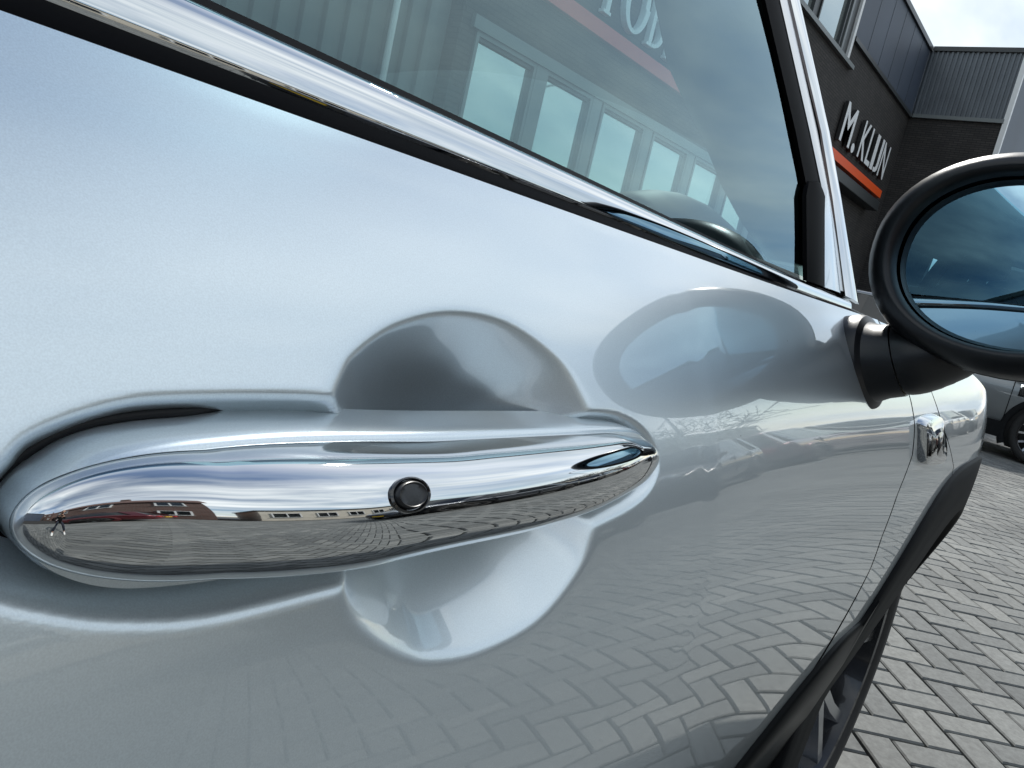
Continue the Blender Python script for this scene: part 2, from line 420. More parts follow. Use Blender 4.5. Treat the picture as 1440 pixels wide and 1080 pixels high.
def with_rim(V, F, nu, nv, depth=.012):
    # fold the border of a grid inwards so the panel has thickness
    ring = [i * nv for i in range(nu)] + [(nu - 1) * nv + j for j in range(1, nv)] + [i * nv + nv - 1 for i in range(nu - 2, -1, -1)] + [j for j in range(nv - 2, 0, -1)]
    k = len(V); n = len(ring); V = list(V); F = list(F)
    cx = sum(V[r][0] for r in ring) / n; cz = sum(V[r][2] for r in ring) / n
    for dd in (.0006, depth):
        for r in ring:
            x, y, z = V[r]; V.append((x, y + dd, z))
    for i in range(n): F.append((k + (i+1) % n, k + i, k + n + i, k + n + (i+1) % n))
    return V, F
def dark_rim(o, nmain):
    o.data.materials.append(GAP)
    for p in o.data.polygons[nmain:]: p.material_index = 1

# --- handle recess
groove_px = [(8, 655), (50, 615), (150, 577), (250, 563), (450, 561), (560, 575), (830, 582), (880, 590), (912, 615), (926, 655), (905, 697), (840, 735), (700, 790), (560, 815), (470, 827), (300, 866), (175, 873), (75, 861), (-20, 832), (-45, 760), (-30, 700)]
cup_px = [(470, 565), (478, 535), (500, 498), (560, 456), (640, 439), (720, 456), (790, 508), (825, 565), (846, 630), (848, 690), (835, 745), (815, 800), (760, 870), (680, 915), (610, 929), (560, 917), (510, 880), (485, 832), (470, 740), (464, 650)]
hb_px = [(12, 730), (30, 697), (60, 665), (110, 630), (170, 610), (260, 598), (400, 592), (600, 595), (850, 594), (895, 610), (915, 632), (920, 652), (905, 680), (850, 712), (700, 752), (475, 787), (320, 814), (240, 824), (165, 827), (100, 816), (45, 790), (18, 757)]
GR = np.array(pxz(groove_px)); CU = np.array(pxz(cup_px)); HB = np.array(pxz(hb_px))
print('GR', GR.round(3).tolist()); print('CU', CU.round(3).tolist())
def densify(P, n=240):
    Q = np.vstack([P, P[:1]]); 
    # periodic Catmull-Rom
    out = []
    m = len(P); per = max(2, n // m)
    for i in range(m):
        p0, p1, p2, p3 = P[(i-1) % m], P[i], P[(i+1) % m], P[(i+2) % m]
        for t in np.linspace(0, 1, per, endpoint=False):
            out.append(.5*((2*p1) + (-p0+p2)*t + (2*p0-5*p1+4*p2-p3)*t*t + (-p0+3*p1-3*p2+p3)*t**3))
    return np.array(out)
GRd, CUd, HBd = densify(GR), densify(CU), densify(HB)
def sdf(P, x, z):
    a = P; b = np.roll(P, -1, axis=0); d2 = np.full(x.shape, 1e9); ins = np.zeros(x.shape, bool)
    for (ax, az), (bx, bz) in zip(a, b):
        ex, ez = bx - ax, bz - az; wx, wz = x - ax, z - az
        t = np.clip((wx*ex + wz*ez) / (ex*ex + ez*ez + 1e-15), 0, 1)
        d2 = np.minimum(d2, (wx - ex*t)**2 + (wz - ez*t)**2)
        c = ((az > z) != (bz > z)) & (x < (bx - ax) * (z - az) / (bz - az + 1e-15) + ax); ins ^= c
    return np.where(ins, -1, 1) * np.sqrt(d2)
CC = CUd.mean(axis=0)
_ph = np.arctan2(CUd[:, 1] - CC[1], CUd[:, 0] - CC[0]); _ro = np.hypot(CUd[:, 0] - CC[0], CUd[:, 1] - CC[1])
_so = np.argsort(_ph); _ph, _ro = _ph[_so], _ro[_so]
def cup_depth(x, z):
    ph = np.arctan2(z - CC[1], x - CC[0]); r = np.hypot(x - CC[0], z - CC[1]) / np.interp(ph, _ph, _ro, period=2*np.pi)
    s = 1 - r ** 1.5; e = .05
    return .036 * np.where(r < 1.6, np.maximum(0, .5 * (s + np.sqrt(s*s + e*e)) - .0006), 0)
def recess(x, z):
    D = np.zeros(x.shape); sel = (x > 0.0) & (x < .36) & (z > .80) & (z < .985)
    xs, zs = x[sel], z[sel]
    d = -sdf(GRd, xs, zs)                      # inside positive
    wv = .0105
    t = np.clip((d + .002) / wv, 0, 1); g = .0115 * (t*t*(3 - 2*t))
    c = cup_depth(xs, zs)
    k = .0012; m = np.maximum(g, c); m = m + np.maximum(k - np.abs(g - c), 0)**2 / (4*k)
    D[sel] = m
    return D
# non-uniform columns / rows so the recess is finely meshed
XREAR = -.16
def door_us():
    xs = list(np.arange(XREAR, -.01, .01)) + list(np.arange(-.01, .335, .00125)) + list(np.arange(.335, .97, .01)) + [.97]
    return [(x - XREAR) / (.97 - XREAR) for x in xs]
def x_front(z): return x_edge(z) - .0027
US = sorted(set(round(u, 5) for u in door_us()))
US = [u for i, u in enumerate(US) if i == 0 or u - US[i-1] > 3e-4]
zf = list(np.arange(SILL, .835, .012)) + list(np.arange(.835, .975, .00125)) + list(np.arange(.975, ZB, .003)) + [ZB]
zf = sorted(zf); zf = [z for i, z in enumerate(zf) if i == 0 or z - zf[i-1] > 5e-4]
VS = [(z - SILL) / (ZB - SILL) for z in zf]
# columns are stretched only ahead of x=.36 so the recess keeps its shape
def door_panel():
    V = []
    for u in US:
        x0 = lerp(XREAR, .97, u)
        for v in VS:
            z = lerp(SILL, ZB, v)
            xf = x_front(z)
            x = x0 if x0 < .36 else lerp(.36, xf, (x0 - .36) / (.97 - .36))
            if z < .72: z = lerp(zb_side(x), .72, (z - SILL) / (.72 - SILL))
            V.append((x, z))
    A = np.array(V); Y = Sv(A[:, 0], A[:, 1]) + recess(A[:, 0], A[:, 1])
    V = [(a, float(y), b) for (a, b), y in zip(V, Y)]; F = []; nv = len(VS)
    for i in range(len(US) - 1):
        for j in range(nv - 1):
            a = i * nv + j; F.append((a, a + nv, a + nv + 1, a + 1))
    return V, F
V, F = door_panel(); nm_ = len(F); V, F = with_rim(V, F, len(US), len(VS))
door = cp('front_door', V, F, SILVER); dark_rim(door, nm_)

# --- door handle
ht_px = [(25, 714), (30, 698), (44, 679), (70, 660), (110, 641), (165, 625), (250, 612), (350, 603), (470, 602), (585, 606), (720, 603), (845, 601), (895, 613), (915, 634)]
hbm_px = [(25, 744), (31, 757), (50, 771), (85, 785), (130, 795), (210, 803), (300, 798), (465, 779), (570, 758), (700, 737), (800, 713), (880, 682), (914, 650)]
HOFF = -.004
T = np.array(pxz(ht_px, HOFF)); B = np.array(pxz(hbm_px, HOFF))
x0 = min(T[0, 0], B[0, 0]) - .0015; x1 = max(T[-1, 0], B[-1, 0]) + .0012
def outl(P, x):
    o = np.argsort(P[:, 0]); return np.interp(x, P[o, 0], P[o, 1])
# smooth outlines
_hx = np.linspace(x0, x1, 400)
def smooth1(a, n=25):
    k = np.ones(n) / n; p = np.pad(a, n // 2, mode='reflect', reflect_type='odd'); return np.convolve(p, k, 'valid')
_ht = smooth1(outl(T, _hx)); _hb = smooth1(outl(B, _hx))
zc0 = .5 * (_ht[:40].mean() + _hb[:40].mean()); zc1 = .5 * (T[-1, 1] + B[-1, 1])
nst = 120
rings = []
for i in range(nst + 1):
    s = .5 - .5 * math.cos(math.pi * i / nst)            # dense at ends
    x = lerp(x0, x1, s)
    zt, zb = float(np.interp(x, _hx, _ht)), float(np.interp(x, _hx, _hb)); zc_ = .5 * (zt + zb); hz = .5 * (zt - zb)
    if x < x0 + .030:
        xa_ = x0 + .030; za_, zb__ = float(np.interp(xa_, _hx, _ht)), float(np.interp(xa_, _hx, _hb)); t_ = (x - x0) / .030
        hz = .5 * (za_ - zb__) * math.sqrt(max(0, 1 - (1 - t_) ** 2.2)); zc_ = lerp(.5 * (T[0, 1] + B[0, 1]), .5 * (za_ + zb__), t_ ** .8)
    eL = (x - x0) / .065; eR = (x1 - x) / .13
    rl = math.sin(math.pi / 2 * min(1, max(0, eL))); rr_ = max(0, 1 - (1 - min(1, eR)) ** 2.0) ** .5
    e2 = (x - x0) / .006; hz = max(hz, .0002)
    e3 = (x1 - x) / .012
    if e3 < 1: hz = max(.0003, hz * math.sqrt(max(0, 1 - (1 - e3) ** 2)))
    hd = (.0035 + .0115 * rl) * min(1, math.sqrt(max(0, 1 - (1 - min(1, e2)) ** 2)) + .02) * (.12 + .88 * rr_) * min(1, math.sqrt(max(0, 1 - (1 - min(1, e3)) ** 2)) + .02) + .0003
    yc = S(x, .905) - .0085 * (.2 + .8 * rr_) * (.25 + .75 * rl)
    ring = []
    for j in range(72):
        a = 2 * math.pi * j / 72; cz, cy = math.sin(a), math.cos(a)
        p = 2.35
        ring.append((x, yc - hd * math.copysign(abs(cy) ** (2 / p), cy) - .02 * hz * math.copysign(abs(cz) ** (2 / p), cz), zc_ + hz * math.copysign(abs(cz) ** (2 / p), cz) * (1.0)))
    rings.append(ring)
V, F = loft(rings)
handle = cp('door_handle', V, F, CHROME)
fix_normals(handle)
hV = [tuple(np.array(v.co) + np.array(CAR0)) for v in handle.data.vertices]
bvh = BVHTree.FromPolygons([Vector(v) for v in hV], [tuple(p.vertices) for p in handle.data.polygons])
def hit(p):
    d = Vector(ray(*p)).normalized(); loc, n, i, dist = bvh.ray_cast(Vector((0, 0, H)), d)
    return loc, n
def disc_on(p, prof, m, name, parent, ax=1.0, az=1.0, n=40, rot=0.0):
    loc, nn = hit(p)
    if loc is None: print('MISS', name); return
    if nn.dot(Vector(ray(*p))) > 0: nn = -nn
    ex = Vector((1, 0, 0)); ex = (ex - nn * ex.dot(nn)).normalized(); ez = nn.cross(ex)
    if rot: ex, ez = ex * math.cos(rot) + ez * math.sin(rot), ez * math.cos(rot) - ex * math.sin(rot)
    rings = [[loc + ex * (r * ax * math.cos(2*math.pi*j/n)) + ez * (r * az * math.sin(2*math.pi*j/n)) + nn * h for j in range(n)] for r, h in prof]
    V, F = loft(rings); o = cp(name, V, F, m, parent=parent, sharp=50); fix_normals(o); return o
disc_on((577, 696), [(.0068, -.003), (.0068, .0003), (.0062, .0005), (.0057, .0001), (.0057, -.003)], BLACKG, 'button_ring', handle, ax=.93, az=.55)
disc_on((577, 696), [(.0055, -.003), (.0055, -.0002), (.0050, .0008), (.0046, .0010), (.0040, .0006), (.0024, .0007), (.0002, .0008)], BLACKP, 'lock_button', handle, ax=.93, az=.55)
# handle base (painted plinth behind the chrome)
HBp = HBd
rings = []
for dd, sc in ((.016, 1.0), (.003, 1.0), (-.001, .985), (-.003, .95), (-.0035, .86)):
    c = HBp.mean(axis=0)
    rr2 = []
    for (x, z) in HBp:
        # inset towards spine
        zs_ = np.interp(x, _hx, .5 * (_ht + _hb)); xs_ = min(max(x, x0 + .02), x1 - .02)
        X = xs_ + (x - xs_) * sc; Zv = zs_ + (z - zs_) * sc
        rr2.append((X, S(X, .905 + .35 * (Zv - .905)) + dd, Zv))
    rings.append(rr2)
V, F = loft(rings)
hbase = cp('handle_base', V, F, SILVER, parent=handle, sharp=60); fix_normals(hbase)

gi = [q for q in range(len(HBp)) if HBp[q][0] < x0 + .062]  # added black strip standing in for the dark, shaded gap round the handle base
# order the arc from its upper end round the tip to its lower end
gi = sorted(gi, key=lambda q: math.atan2(HBp[q][1] - zc0, -(HBp[q][0] - (x0 + .062))))
rings = []; nb_ = len(HBp)
for q in gi:
    t_ = HBp[(q + 1) % nb_] - HBp[q - 1]; t_ = t_ / (np.linalg.norm(t_) + 1e-9); nn_ = np.array([-t_[1], t_[0]])
    if np.dot(nn_, HBp[q] - np.array([x0 + .062, zc0])) < 0: nn_ = -nn_
    fade = sstep((x0 + .062 - HBp[q][0]) / .03); ring = []
    low_ = sstep((zc0 + .004 - HBp[q][1]) / .012); wd_ = .0016 + .0062 * low_
    for dd, ex in ((.0135, wd_), (.0103, wd_), (.0101, .0002), (.0135, .0002)):
        X, Zv = HBp[q] + nn_ * ex * (.3 + .7 * fade); ring.append((X, S(X, .905 + .35 * (Zv - .905)) + dd + .007 * (1 - fade), Zv))
    rings.append(ring)
V, F = loft(rings); o = cp('handle_gap_strip', V, F, RUBBER, parent=handle); fix_normals(o)

# --- fender, clamshell bonnet side, rear door, rear quarter (right) and plain left side
def zT_side(x):
    if x < .85: return ZB
    t = (x - .85) / 1.25
    return ZB - .012 * t - .13 * max(0, t) ** 2.2
hood_px = [(1285, 503), (1296, 523), (1309, 549), (1323, 588), (1334, 622), (1341, 656)]
hl = sorted([(z, x) for x, z in pxz(hood_px)])
print('HOODLINE', hl)
def x_hood(z):
    zs = [e[0] for e in hl]; xs = [e[1] for e in hl]
    if z < zs[0]: return xs[0] + .6 * (zs[0] - z)
    if z > zs[-1]: return xs[-1] - .3 * (z - zs[-1])
    return float(np.interp(z, zs, xs))
lin = lambda n: [i / (n - 1) for i in range(n)]
def side_panel(name, xL, xR, nu, nv):
    V, F = panel(xL, xR, zT_side, lin(nu), lin(nv)); nm_ = len(F); V, F = with_rim(V, F, nu, nv)
    o = cp(name, V, F, SILVER); dark_rim(o, nm_)
    return V, F, nm_
XNOSE, XTAIL = 2.12, -2.0
specs = [('front_fender', lambda z: x_edge(z) + .0027, lambda z: x_hood(z) - .0024, 40, 60),
         ('bonnet_side', lambda z: x_hood(z) + .0024, lambda z: XNOSE - .1 * abs(z - .7), 60, 60),
         ('rear_door', lambda z: -1.0 + .25 * max(0, .75 - z), lambda z: XREAR - .004, 40, 40),
         ('rear_quarter', lambda z: XTAIL, lambda z: -1.004 + .25 * max(0, .75 - z), 50, 40)]
for nm, a, b_, nu, nv in specs:
    V, F, nm_ = side_panel(nm, a, b_, nu, nv)
    dark_rim(cp(nm, mirY(V), flipF(F), SILVER), nm_)
V, F = panel(lambda z: XREAR, lambda z: x_edge(z) - .0027, lambda x: ZB, lin(60), lin(40)); V, F = with_rim(V, F, 60, 40)
cp('front_door', mirY(V), flipF(F), SILVER)
# inner shell behind gaps
def shell(mirror):
    us = lin(60); vs = lin(12); V = []
    for u in us:
        for v in vs:
            x = lerp(XTAIL + .1, XNOSE - .25, u); z = lerp(max(zb_side(x), SILL) + .0, zT_side(x) - .004, v)
            V.append((x, S(x, z) + (.0135 if x > .42 or x < -.02 else .050), z))
    F = [(i*12 + j, (i+1)*12 + j, (i+1)*12 + j + 1, i*12 + j + 1) for i in range(59) for j in range(11)]
    return (mirY(V), flipF(F)) if mirror else (V, F)
for mi in (False, True):
    V, F = shell(mi); cp('inner_panel', V, F, GAP)

# --- side indicator (scuttle) on fender
q = on_S((1306, 617)); ix, iz = float(q[0]), float(q[2])
def raised(name, pts, hgt, m, parent=None, inset=.75, mirror=False, sag=0):
    P = np.array(pts); c = P.mean(axis=0); rings = []
    for dd, sc in ((.010, 1.0), (-.25 * hgt, 1.0), (-.8 * hgt, .94), (-hgt, inset), (-hgt * 1.05, .02)):
        rings.append([((c + (p - c) * sc)[0], S((c + (p - c) * sc)[0], (c + (p - c) * sc)[1]) + dd, (c + (p - c) * sc)[1]) for p in P])
    V, F = loft(rings)
    if mirror: V, F = mirY(V), flipF(F)
    o = cp(name, V, F, m, parent=parent, sharp=35); fix_normals(o); return o
sc_px = [(1292, 588), (1313, 582), (1318, 600), (1322, 632), (1318, 648), (1296, 652), (1290, 645), (1290, 610)]
SP = np.array(pxz(sc_px)); SPd = densify(SP, 40)
ind = raised('side_indicator', SPd, .012, CHROME)
raised('indicator_inset', (SPd - SPd.mean(axis=0)) * np.array([.40, .62]) + SPd.mean(axis=0) + np.array([.010, -.002]), .0126, BLACKG, parent=ind)
# --- wheel-arch cladding and sills
def arch_cladding(c, mirror):
    rings = []; nA = 56
    for i in range(nA + 1):
        a = lerp(R(193), R(-11), i / nA)
        ca_, sa_ = math.cos(a), math.sin(a)
        p = ARCH_P
        k = 1 / ((abs(ca_) ** p + abs(sa_) ** p) ** (1 / p))
        ro = ARCH_R * k; ri = .375
        ring = []
        for rr, dy in ((ro + .001, .012), (ro + .001, -.003), (ro - .003, -.006), (lerp(ro, ri, .35), -.007), (lerp(ro, ri, .6), -.008), (ri + .006, -.010), (ri, -.006), (ri, .05)):
            x = c + rr * ca_; z = WCZ + rr * sa_
            ring.append((x, S(x, max(z, .45)) + dy + .03 * max(0, .45 - z), z))
        rings.append(ring)
    V = [p for r in rings for p in r]; n = 8
    F = [(i*n + j, i*n + j + 1, (i+1)*n + j + 1, (i+1)*n + j) for i in range(nA) for j in range(n - 1)]
    if mirror: V, F = mirY(V), flipF(F)
    o = cp('arch_cladding', V, F, CLAD); fix_normals(o)
for c in (WCX, WCX - 2.67):
    for mi in (False, True): arch_cladding(c, mi)
def sill(mirror):
    xs = np.linspace(WCX - 2.67 + .40, WCX - .43, 90); rings = []
    for x in xs:
        sz = max(SILL, zb_side(x)); y = S(x, sz); y2 = S(x, .42)
        rings.append([(x, y + .012, sz + .004), (x, y - .001, sz + .001), (x, y - .006, sz - .006), (x, lerp(y, y2, .5) - .012, lerp(sz, .42, .5)), (x, y2 - .010, .42), (x, y2 + .002, .37), (x, y2 + .004, .345), (x, y2 + .03, .27), (x, y2 + .10, .22), (x, y2 + .2, .22), (x, y2 + .2, SILL)])
    V, F = loft(rings)
    if mirror: V, F = mirY(V), flipF(F)
    o = cp('sill_cladding', V, F, SILLM, sharp=50); fix_normals(o)
for mi in (False, True): sill(mi)

# --- wheels
def wheel_parts(name, R0, width, parent, loc, face=-1, m_rim=RIMD, m_edge=RIMS, spokes=5, adder=None):
    # axis along y, outer face towards face*y ; coordinates relative to loc
    def lathe(prof, n=48):
        return [[(r * math.cos(2*math.pi*j/n), face * y, r * math.sin(2*math.pi*j/n)) for j in range(n)] for r, y in prof]
    hw = width / 2
    root = empty(name, loc); root.parent = parent
    V, F = loft(lathe([(R0*.72, -hw*.9), (R0*.82, -hw), (R0*.95, -hw*.92), (R0, -hw*.7), (R0, hw*.78), (R0*.975, hw*.97), (R0*.91, hw*1.06), (R0*.83, hw*1.05), (R0*.765, hw*.95), (R0*.74, hw*.75)]), cap0=False, cap1=False)
    o = mk('tyre', V, F, TYRE, parent=root); fix_normals(o)
    V, F = loft(lathe([(R0*.76, hw*.94), (R0*.755, hw*.99), (R0*.73, hw*.97), (R0*.71, hw*.7), (R0*.69, -hw*.6), (R0*.1, -hw*.62)]), cap0=False)
    o = mk('rim', V, F, RIMD, parent=root, sharp=40); fix_normals(o)
    for k in range(spokes):
        a0 = 2 * math.pi * (k + .25) / spokes
        for sgn in (-1, 1):
            rings = []
            for r, off, wd, yy in ((.09, .10, .055, .55), (.3, .13, .05, .68), (.5, .17, .045, .76), (.735, .23, .045, .88)):
                a = a0 + sgn * off; c, s = math.cos(a), math.sin(a); t = Vector((-s, 0, c)); p = Vector((c, 0, s)) * (r * R0)
                w_ = wd * R0 * 1.1
                rings.append([p - t*w_ + Vector((0, face*hw*(yy-.3), 0)), p - t*w_*.7 + Vector((0, face*hw*yy, 0)), p + t*w_*.7 + Vector((0, face*hw*yy, 0)), p + t*w_ + Vector((0, face*hw*(yy-.3), 0))])
            V, F = loft(rings); o = mk('spoke', V, F, m_edge, parent=root, sharp=30); fix_normals(o)
    V, F = loft(lathe([(R0*.762, hw*.90), (R0*.758, hw*.965), (R0*.735, hw*.96), (R0*.728, hw*.86)]), cap0=False, cap1=False); o = mk('rim_lip', V, F, RIMS, parent=root, sharp=40); fix_normals(o)
    V, F = loft(lathe([(R0*.13, hw*.3), (R0*.13, hw*.6), (R0*.10, hw*.7), (R0*.005, hw*.72)], 24)); o = mk('hub_cap', V, F, m_rim, parent=root, sharp=40); fix_normals(o)
    return root
for c in (WCX, WCX - 2.67):
    for mi in (False, True):
        yw = S(WCX, .55) + .048 + .112
        y = 2*YC - yw if mi else yw
        wheel_parts('wheel', WR, .225, car, (c - CAR0[0], y - CAR0[1], WCZ - CAR0[2]), face=1 if mi else -1)
        # wheel well
        n = 30; rings = [[(c + .372*math.cos(a), (2*YC - (S(c, .6) + d) if mi else S(c, .6) + d), WCZ + .372*math.sin(a)) for a in np.linspace(R(20), R(180), n)] for d in (.055, .32)]
        V = rings[0] + rings[1]; F = [(j, j + 1, n + j + 1, n + j) for j in range(n - 1)] + [tuple(range(n, 2*n))]; cp('wheel_well', V, F, WELL)

# --- belt trim
def belt_strip(name, prof, m, xa=XREAR, xb=.84, n=70, rise=0.0, parent=None):
    rings = []
    for i in range(n + 1):
        x = lerp(xa, xb, i / n); y = S(x, ZB); taper = 1 - .25 * sstep((x - .1) / .7)
        rings.append([(x, y + dy, ZB + dz * taper - .004 * max(0, x - .0)) for dy, dz in prof])
    V, F = loft(rings); o = cp(name, V, F, m, sharp=70, parent=parent); fix_normals(o); return o
belt_strip('waist_seal', [(.0004, -.0004), (.0045, .0030), (.0085, .0070), (.016, .008), (.018, -.02), (.006, -.02)], SEAL)
chp = [(0.0072 + .0122*t - .0030*math.sin(math.pi*t), .0070 + .0130*t + .0038*math.sin(math.pi*t)) for t in np.linspace(0, 1, 14)]
belt = belt_strip('beltline_trim', chp + [(.024, .010), (.012, -.004)], CHROME)
belt_strip('glass_seal', [(.0180, .0170), (.0192, .0224), (.0245, .0228), (.026, .012)], RUBBER)

# --- side glass
GY0 = .0235
def gy(x, z): return S(min(x, .95), ZB) + GY0 + .35 * (z - 1.012) + .25 * max(0, z - 1.012) ** 2
GZ0 = 1.010
def a_line(z): return float(np.interp(z, [1.0, 1.19, 1.50], [.725, .560, .30]))
def on_G(p, off=0.0):
    y = .2
    for _ in range(60):
        q = on_y(p, y); y = .5 * y + .5 * (gy(min(max(q[0], -.3), 1.0), q[2]) + off)
    return q
print('GLASS', [on_G(p).round(3).tolist() for p in ((1075, 0), (1120, 200), (1165, 400), (1115, 0), (1205, 425))])
ga = np.array([on_G(p) for p in ((1082, 0), (1125, 200), (1165, 398))])
_pa = np.polyfit(ga[:, 2], ga[:, 0], 1)
def a_line(z): return float(np.polyval(_pa, z))
def glass_panel(xa, xb, ztop, nu=30, nv=14):
    V = []
    for i in range(nu + 1):
        for j in range(nv + 1):
            v = j / nv; z = lerp(GZ0, ztop, v); x = lerp(xa(z), xb(z), i / nu); V.append((x, gy(x, z), z))
    F = [(i*(nv+1) + j, (i+1)*(nv+1) + j, (i+1)*(nv+1) + j + 1, i*(nv+1) + j + 1) for i in range(nu) for j in range(nv)]
    return V, F
ZR = 1.43
V, F = glass_panel(lambda z: XREAR + .03, lambda z: a_line(z) + .008, ZR); cp('side_window', V, F, GLASS); cp('side_window', mirY(V), flipF(F), GLASS)
V, F = glass_panel(lambda z: -1.05 + .25 * (z - 1), lambda z: XREAR - .05, ZR); cp('side_window', V, F, GLASSD); cp('side_window', mirY(V), flipF(F), GLASSD)
V, F = glass_panel(lambda z: -1.75 + .45 * (z - 1), lambda z: -1.15 + .25 * (z - 1), ZR); cp('side_window', V, F, GLASSD); cp('side_window', mirY(V), flipF(F), GLASSD)
# frame strips along the windscreen pillar: between two pixel lines, continued up to the roof
def pillar_strip(name, Lp, Rp, off, bulge, m, thick=.004, ext=True, mirror=True, n=10):
    Lq = np.array([on_G(p, off) for p in Lp]); Rq = np.array([on_G(p, off) for p in Rp])
    if ext:
        zt = ZR + .02
        for A in (0, 1):
            Q = Lq if A == 0 else Rq; d = Q[0] - Q[1]; k = (zt - Q[0][2]) / d[2]
            e = Q[0] + d * k; e[1] = gy(min(e[0], 1.0), e[2]) + off; mid = Q[0] + d * k / 2; mid[1] = gy(min(mid[0], 1.0), mid[2]) + off
            if A == 0: Lq = np.vstack([e, mid, Q])
            else: Rq = np.vstack([e, mid, Q])
    rings = []
    ts = np.linspace(0, 1, n)
    for a, b in zip(Lq, Rq):
        front = [a + (b - a) * t + np.array([0, -bulge * math.sin(math.pi * t), -0.0]) for t in ts]
        rings.append(front + [b + np.array([0, thick, 0]), a + np.array([0, thick, 0])])
    V, F = loft(rings); o = cp(name, V, F, m, sharp=50); fix_normals(o)
    if mirror: o2 = cp(name, mirY(V), flipF(F), m, sharp=50); fix_normals(o2)
pillar_strip('window_seal', [(1076, 0), (1119, 185), (1136, 270)], [(1098, 0), (1140, 185), (1158, 270)], -.004, .002, SEAL)
pillar_strip('pillar_trim', [(1097, 0), (1139, 185), (1157, 270), (1180, 408)], [(1108, 0), (1150, 185), (1168, 280), (1192, 412)], -.006, .002, SATIN)
pillar_strip('pillar_seal', [(1107, 0), (1149, 185), (1166, 280), (1180, 414)], [(1113, 0), (1156, 185), (1173, 280), (1190, 418)], -.005, .0015, SEAL)
pillar_strip('chrome_surround', [(1112, 0), (1155, 185), (1171, 280), (1189, 416)], [(1124, 0), (1166, 185), (1183, 280), (1208, 428)], -.009, .0035, CHROME)
pillar_strip('quarter_post', [(1138, 255), (1134, 275), (1135, 395)], [(1152, 255), (1161, 275), (1159, 404)], -.006, .003, SEAL, ext=False)
pillar_strip('mirror_panel', [(1161, 265), (1160, 300), (1160, 404)], [(1163, 265), (1172, 310), (1182, 412)], -.007, .001, SILVER, ext=False)

# --- greenhouse: roof, pillars, windscreen, dashboard
def wy(x, z): return gy(min(x, .95), z)
yr = wy(.3, ZR)                 # glass at roof line
def roof_pt(u, v):             # u along x, v across
    x = lerp(-1.85, .36, u); s = 2 * v - 1
    e = min(1, (1 - abs(2*u - 1)) * 6)
    ya = wy(0.2, ZR) - .004
    y = YC + s * (YC - ya)
    z = ZR + .015 + .085 * (1 - abs(s) ** 3.2) ** .8 * (.6 + .4 * sstep(e)) - .035 * (2*u - 1) ** 2
    return (x, y, z)
V, F = grid(roof_pt, lin(24), lin(25)); o = cp('roof', V, F, SILVER); fix_normals(o)
V, F = grid(lambda u, v: (roof_pt(u, v)[0], lerp(YC, roof_pt(u, v)[1], .97), roof_pt(u, v)[2] - .03), lin(24), lin(25)); o = cp('headliner', V, F, INTER)
def ws_pt(u, v):               # windscreen, v up
    s = 2 * u - 1; bow = 1 - s * s
    xb = 0.93 + .20 * bow; xt = .36 + .07 * bow
    z = lerp(.99, ZR + .03 + .055 * bow, v)
    yb = wy(.9, 1.02) + .03; yt = wy(.3, ZR) + .02
    hwid = YC - lerp(yb, yt, v)
    return (lerp(xb, xt, v) + .03 * math.sin(math.pi * v), YC + s * hwid, z)
V, F = grid(ws_pt, lin(30), lin(16)); o = cp('windscreen', V, F, glass_mat('windscreen_glass', (.80, .88, .86), 1.45))
# A-pillar inner trim: outline on the inside given by the pixel line of its rear edge
inner_px = [(920, 0), (938, 90), (965, 150), (992, 205), (1015, 262), (1042, 312), (1080, 365)]
iy = [.435, .40, .385, .37, .36, .345, .325]
inner = [on_y(p, y) for p, y in zip(inner_px, iy)]
print('INNER', [q.round(3).tolist() for q in inner])
d = inner[0] - inner[1]; k = (ZR + .03 - inner[0][2]) / d[2]; top = inner[0] + d * k; top[1] = min(top[1], wy(.3, ZR) + .13)
inner = [top] + inner
rings = []
for q in inner:
    z = float(q[2]); xo = a_line(z) + .03; yo = wy(min(xo, .9), z) + .006
    rings.append([(xo - .018, yo, z), (q[0] - .02, q[1] - .03, z), tuple(q), (q[0] + .035, q[1] + .0, z), (xo + .07, yo + .03, z), (xo + .05, yo, z)])
V, F = loft(rings); o = cp('a_pillar', V, F, INTER); fix_normals(o); o = cp('a_pillar', mirY(V), flipF(F), INTER); fix_normals(o)
# outer painted pillar
rings = []
for z in np.linspace(1.005, ZR + .03, 14):
    xo = a_line(z) + .045; yo = wy(min(xo, .9), z) - .002
    rings.append([(xo, yo, z), (xo + .05, yo + .004, z), (xo + .10, yo + .035, z), (xo + .09, yo + .06, z), (xo + .02, yo + .05, z)])
V, F = loft(rings); o = cp('outer_pillar', V, F, BLACKG); fix_normals(o); o = cp('outer_pillar', mirY(V), flipF(F), BLACKG); fix_normals(o)
for (xa_, xb_) in ((XREAR - .055, XREAR + .04),):
    rings = []
    for z in np.linspace(1.0, ZR + .02, 8):
        y = wy(0, z); rings.append([(xa_, y - .003, z), (xb_, y - .003, z), (xb_, y + .05, z), (xa_, y + .05, z)])
    V, F = loft(rings); o = cp('b_pillar', V, F, BLACKG); fix_normals(o); o = cp('b_pillar', mirY(V), flipF(F), BLACKG); fix_normals(o)
for xa_, xb_ in ((-1.16, -1.05), (-1.95, -1.72)):
    rings = []
    for z in np.linspace(.99, ZR + .02, 8):
        y = wy(0, z); dx = .25 * (z - 1); rings.append([(xa_ + dx, y - .003, z), (xb_ + dx, y - .003, z), (xb_ + dx, y + .06, z), (xa_ + dx, y + .06, z)])
    V, F = loft(rings); o = cp('rear_pillar', V, F, BLACKG); fix_normals(o); o = cp('rear_pillar', mirY(V), flipF(F), BLACKG); fix_normals(o)
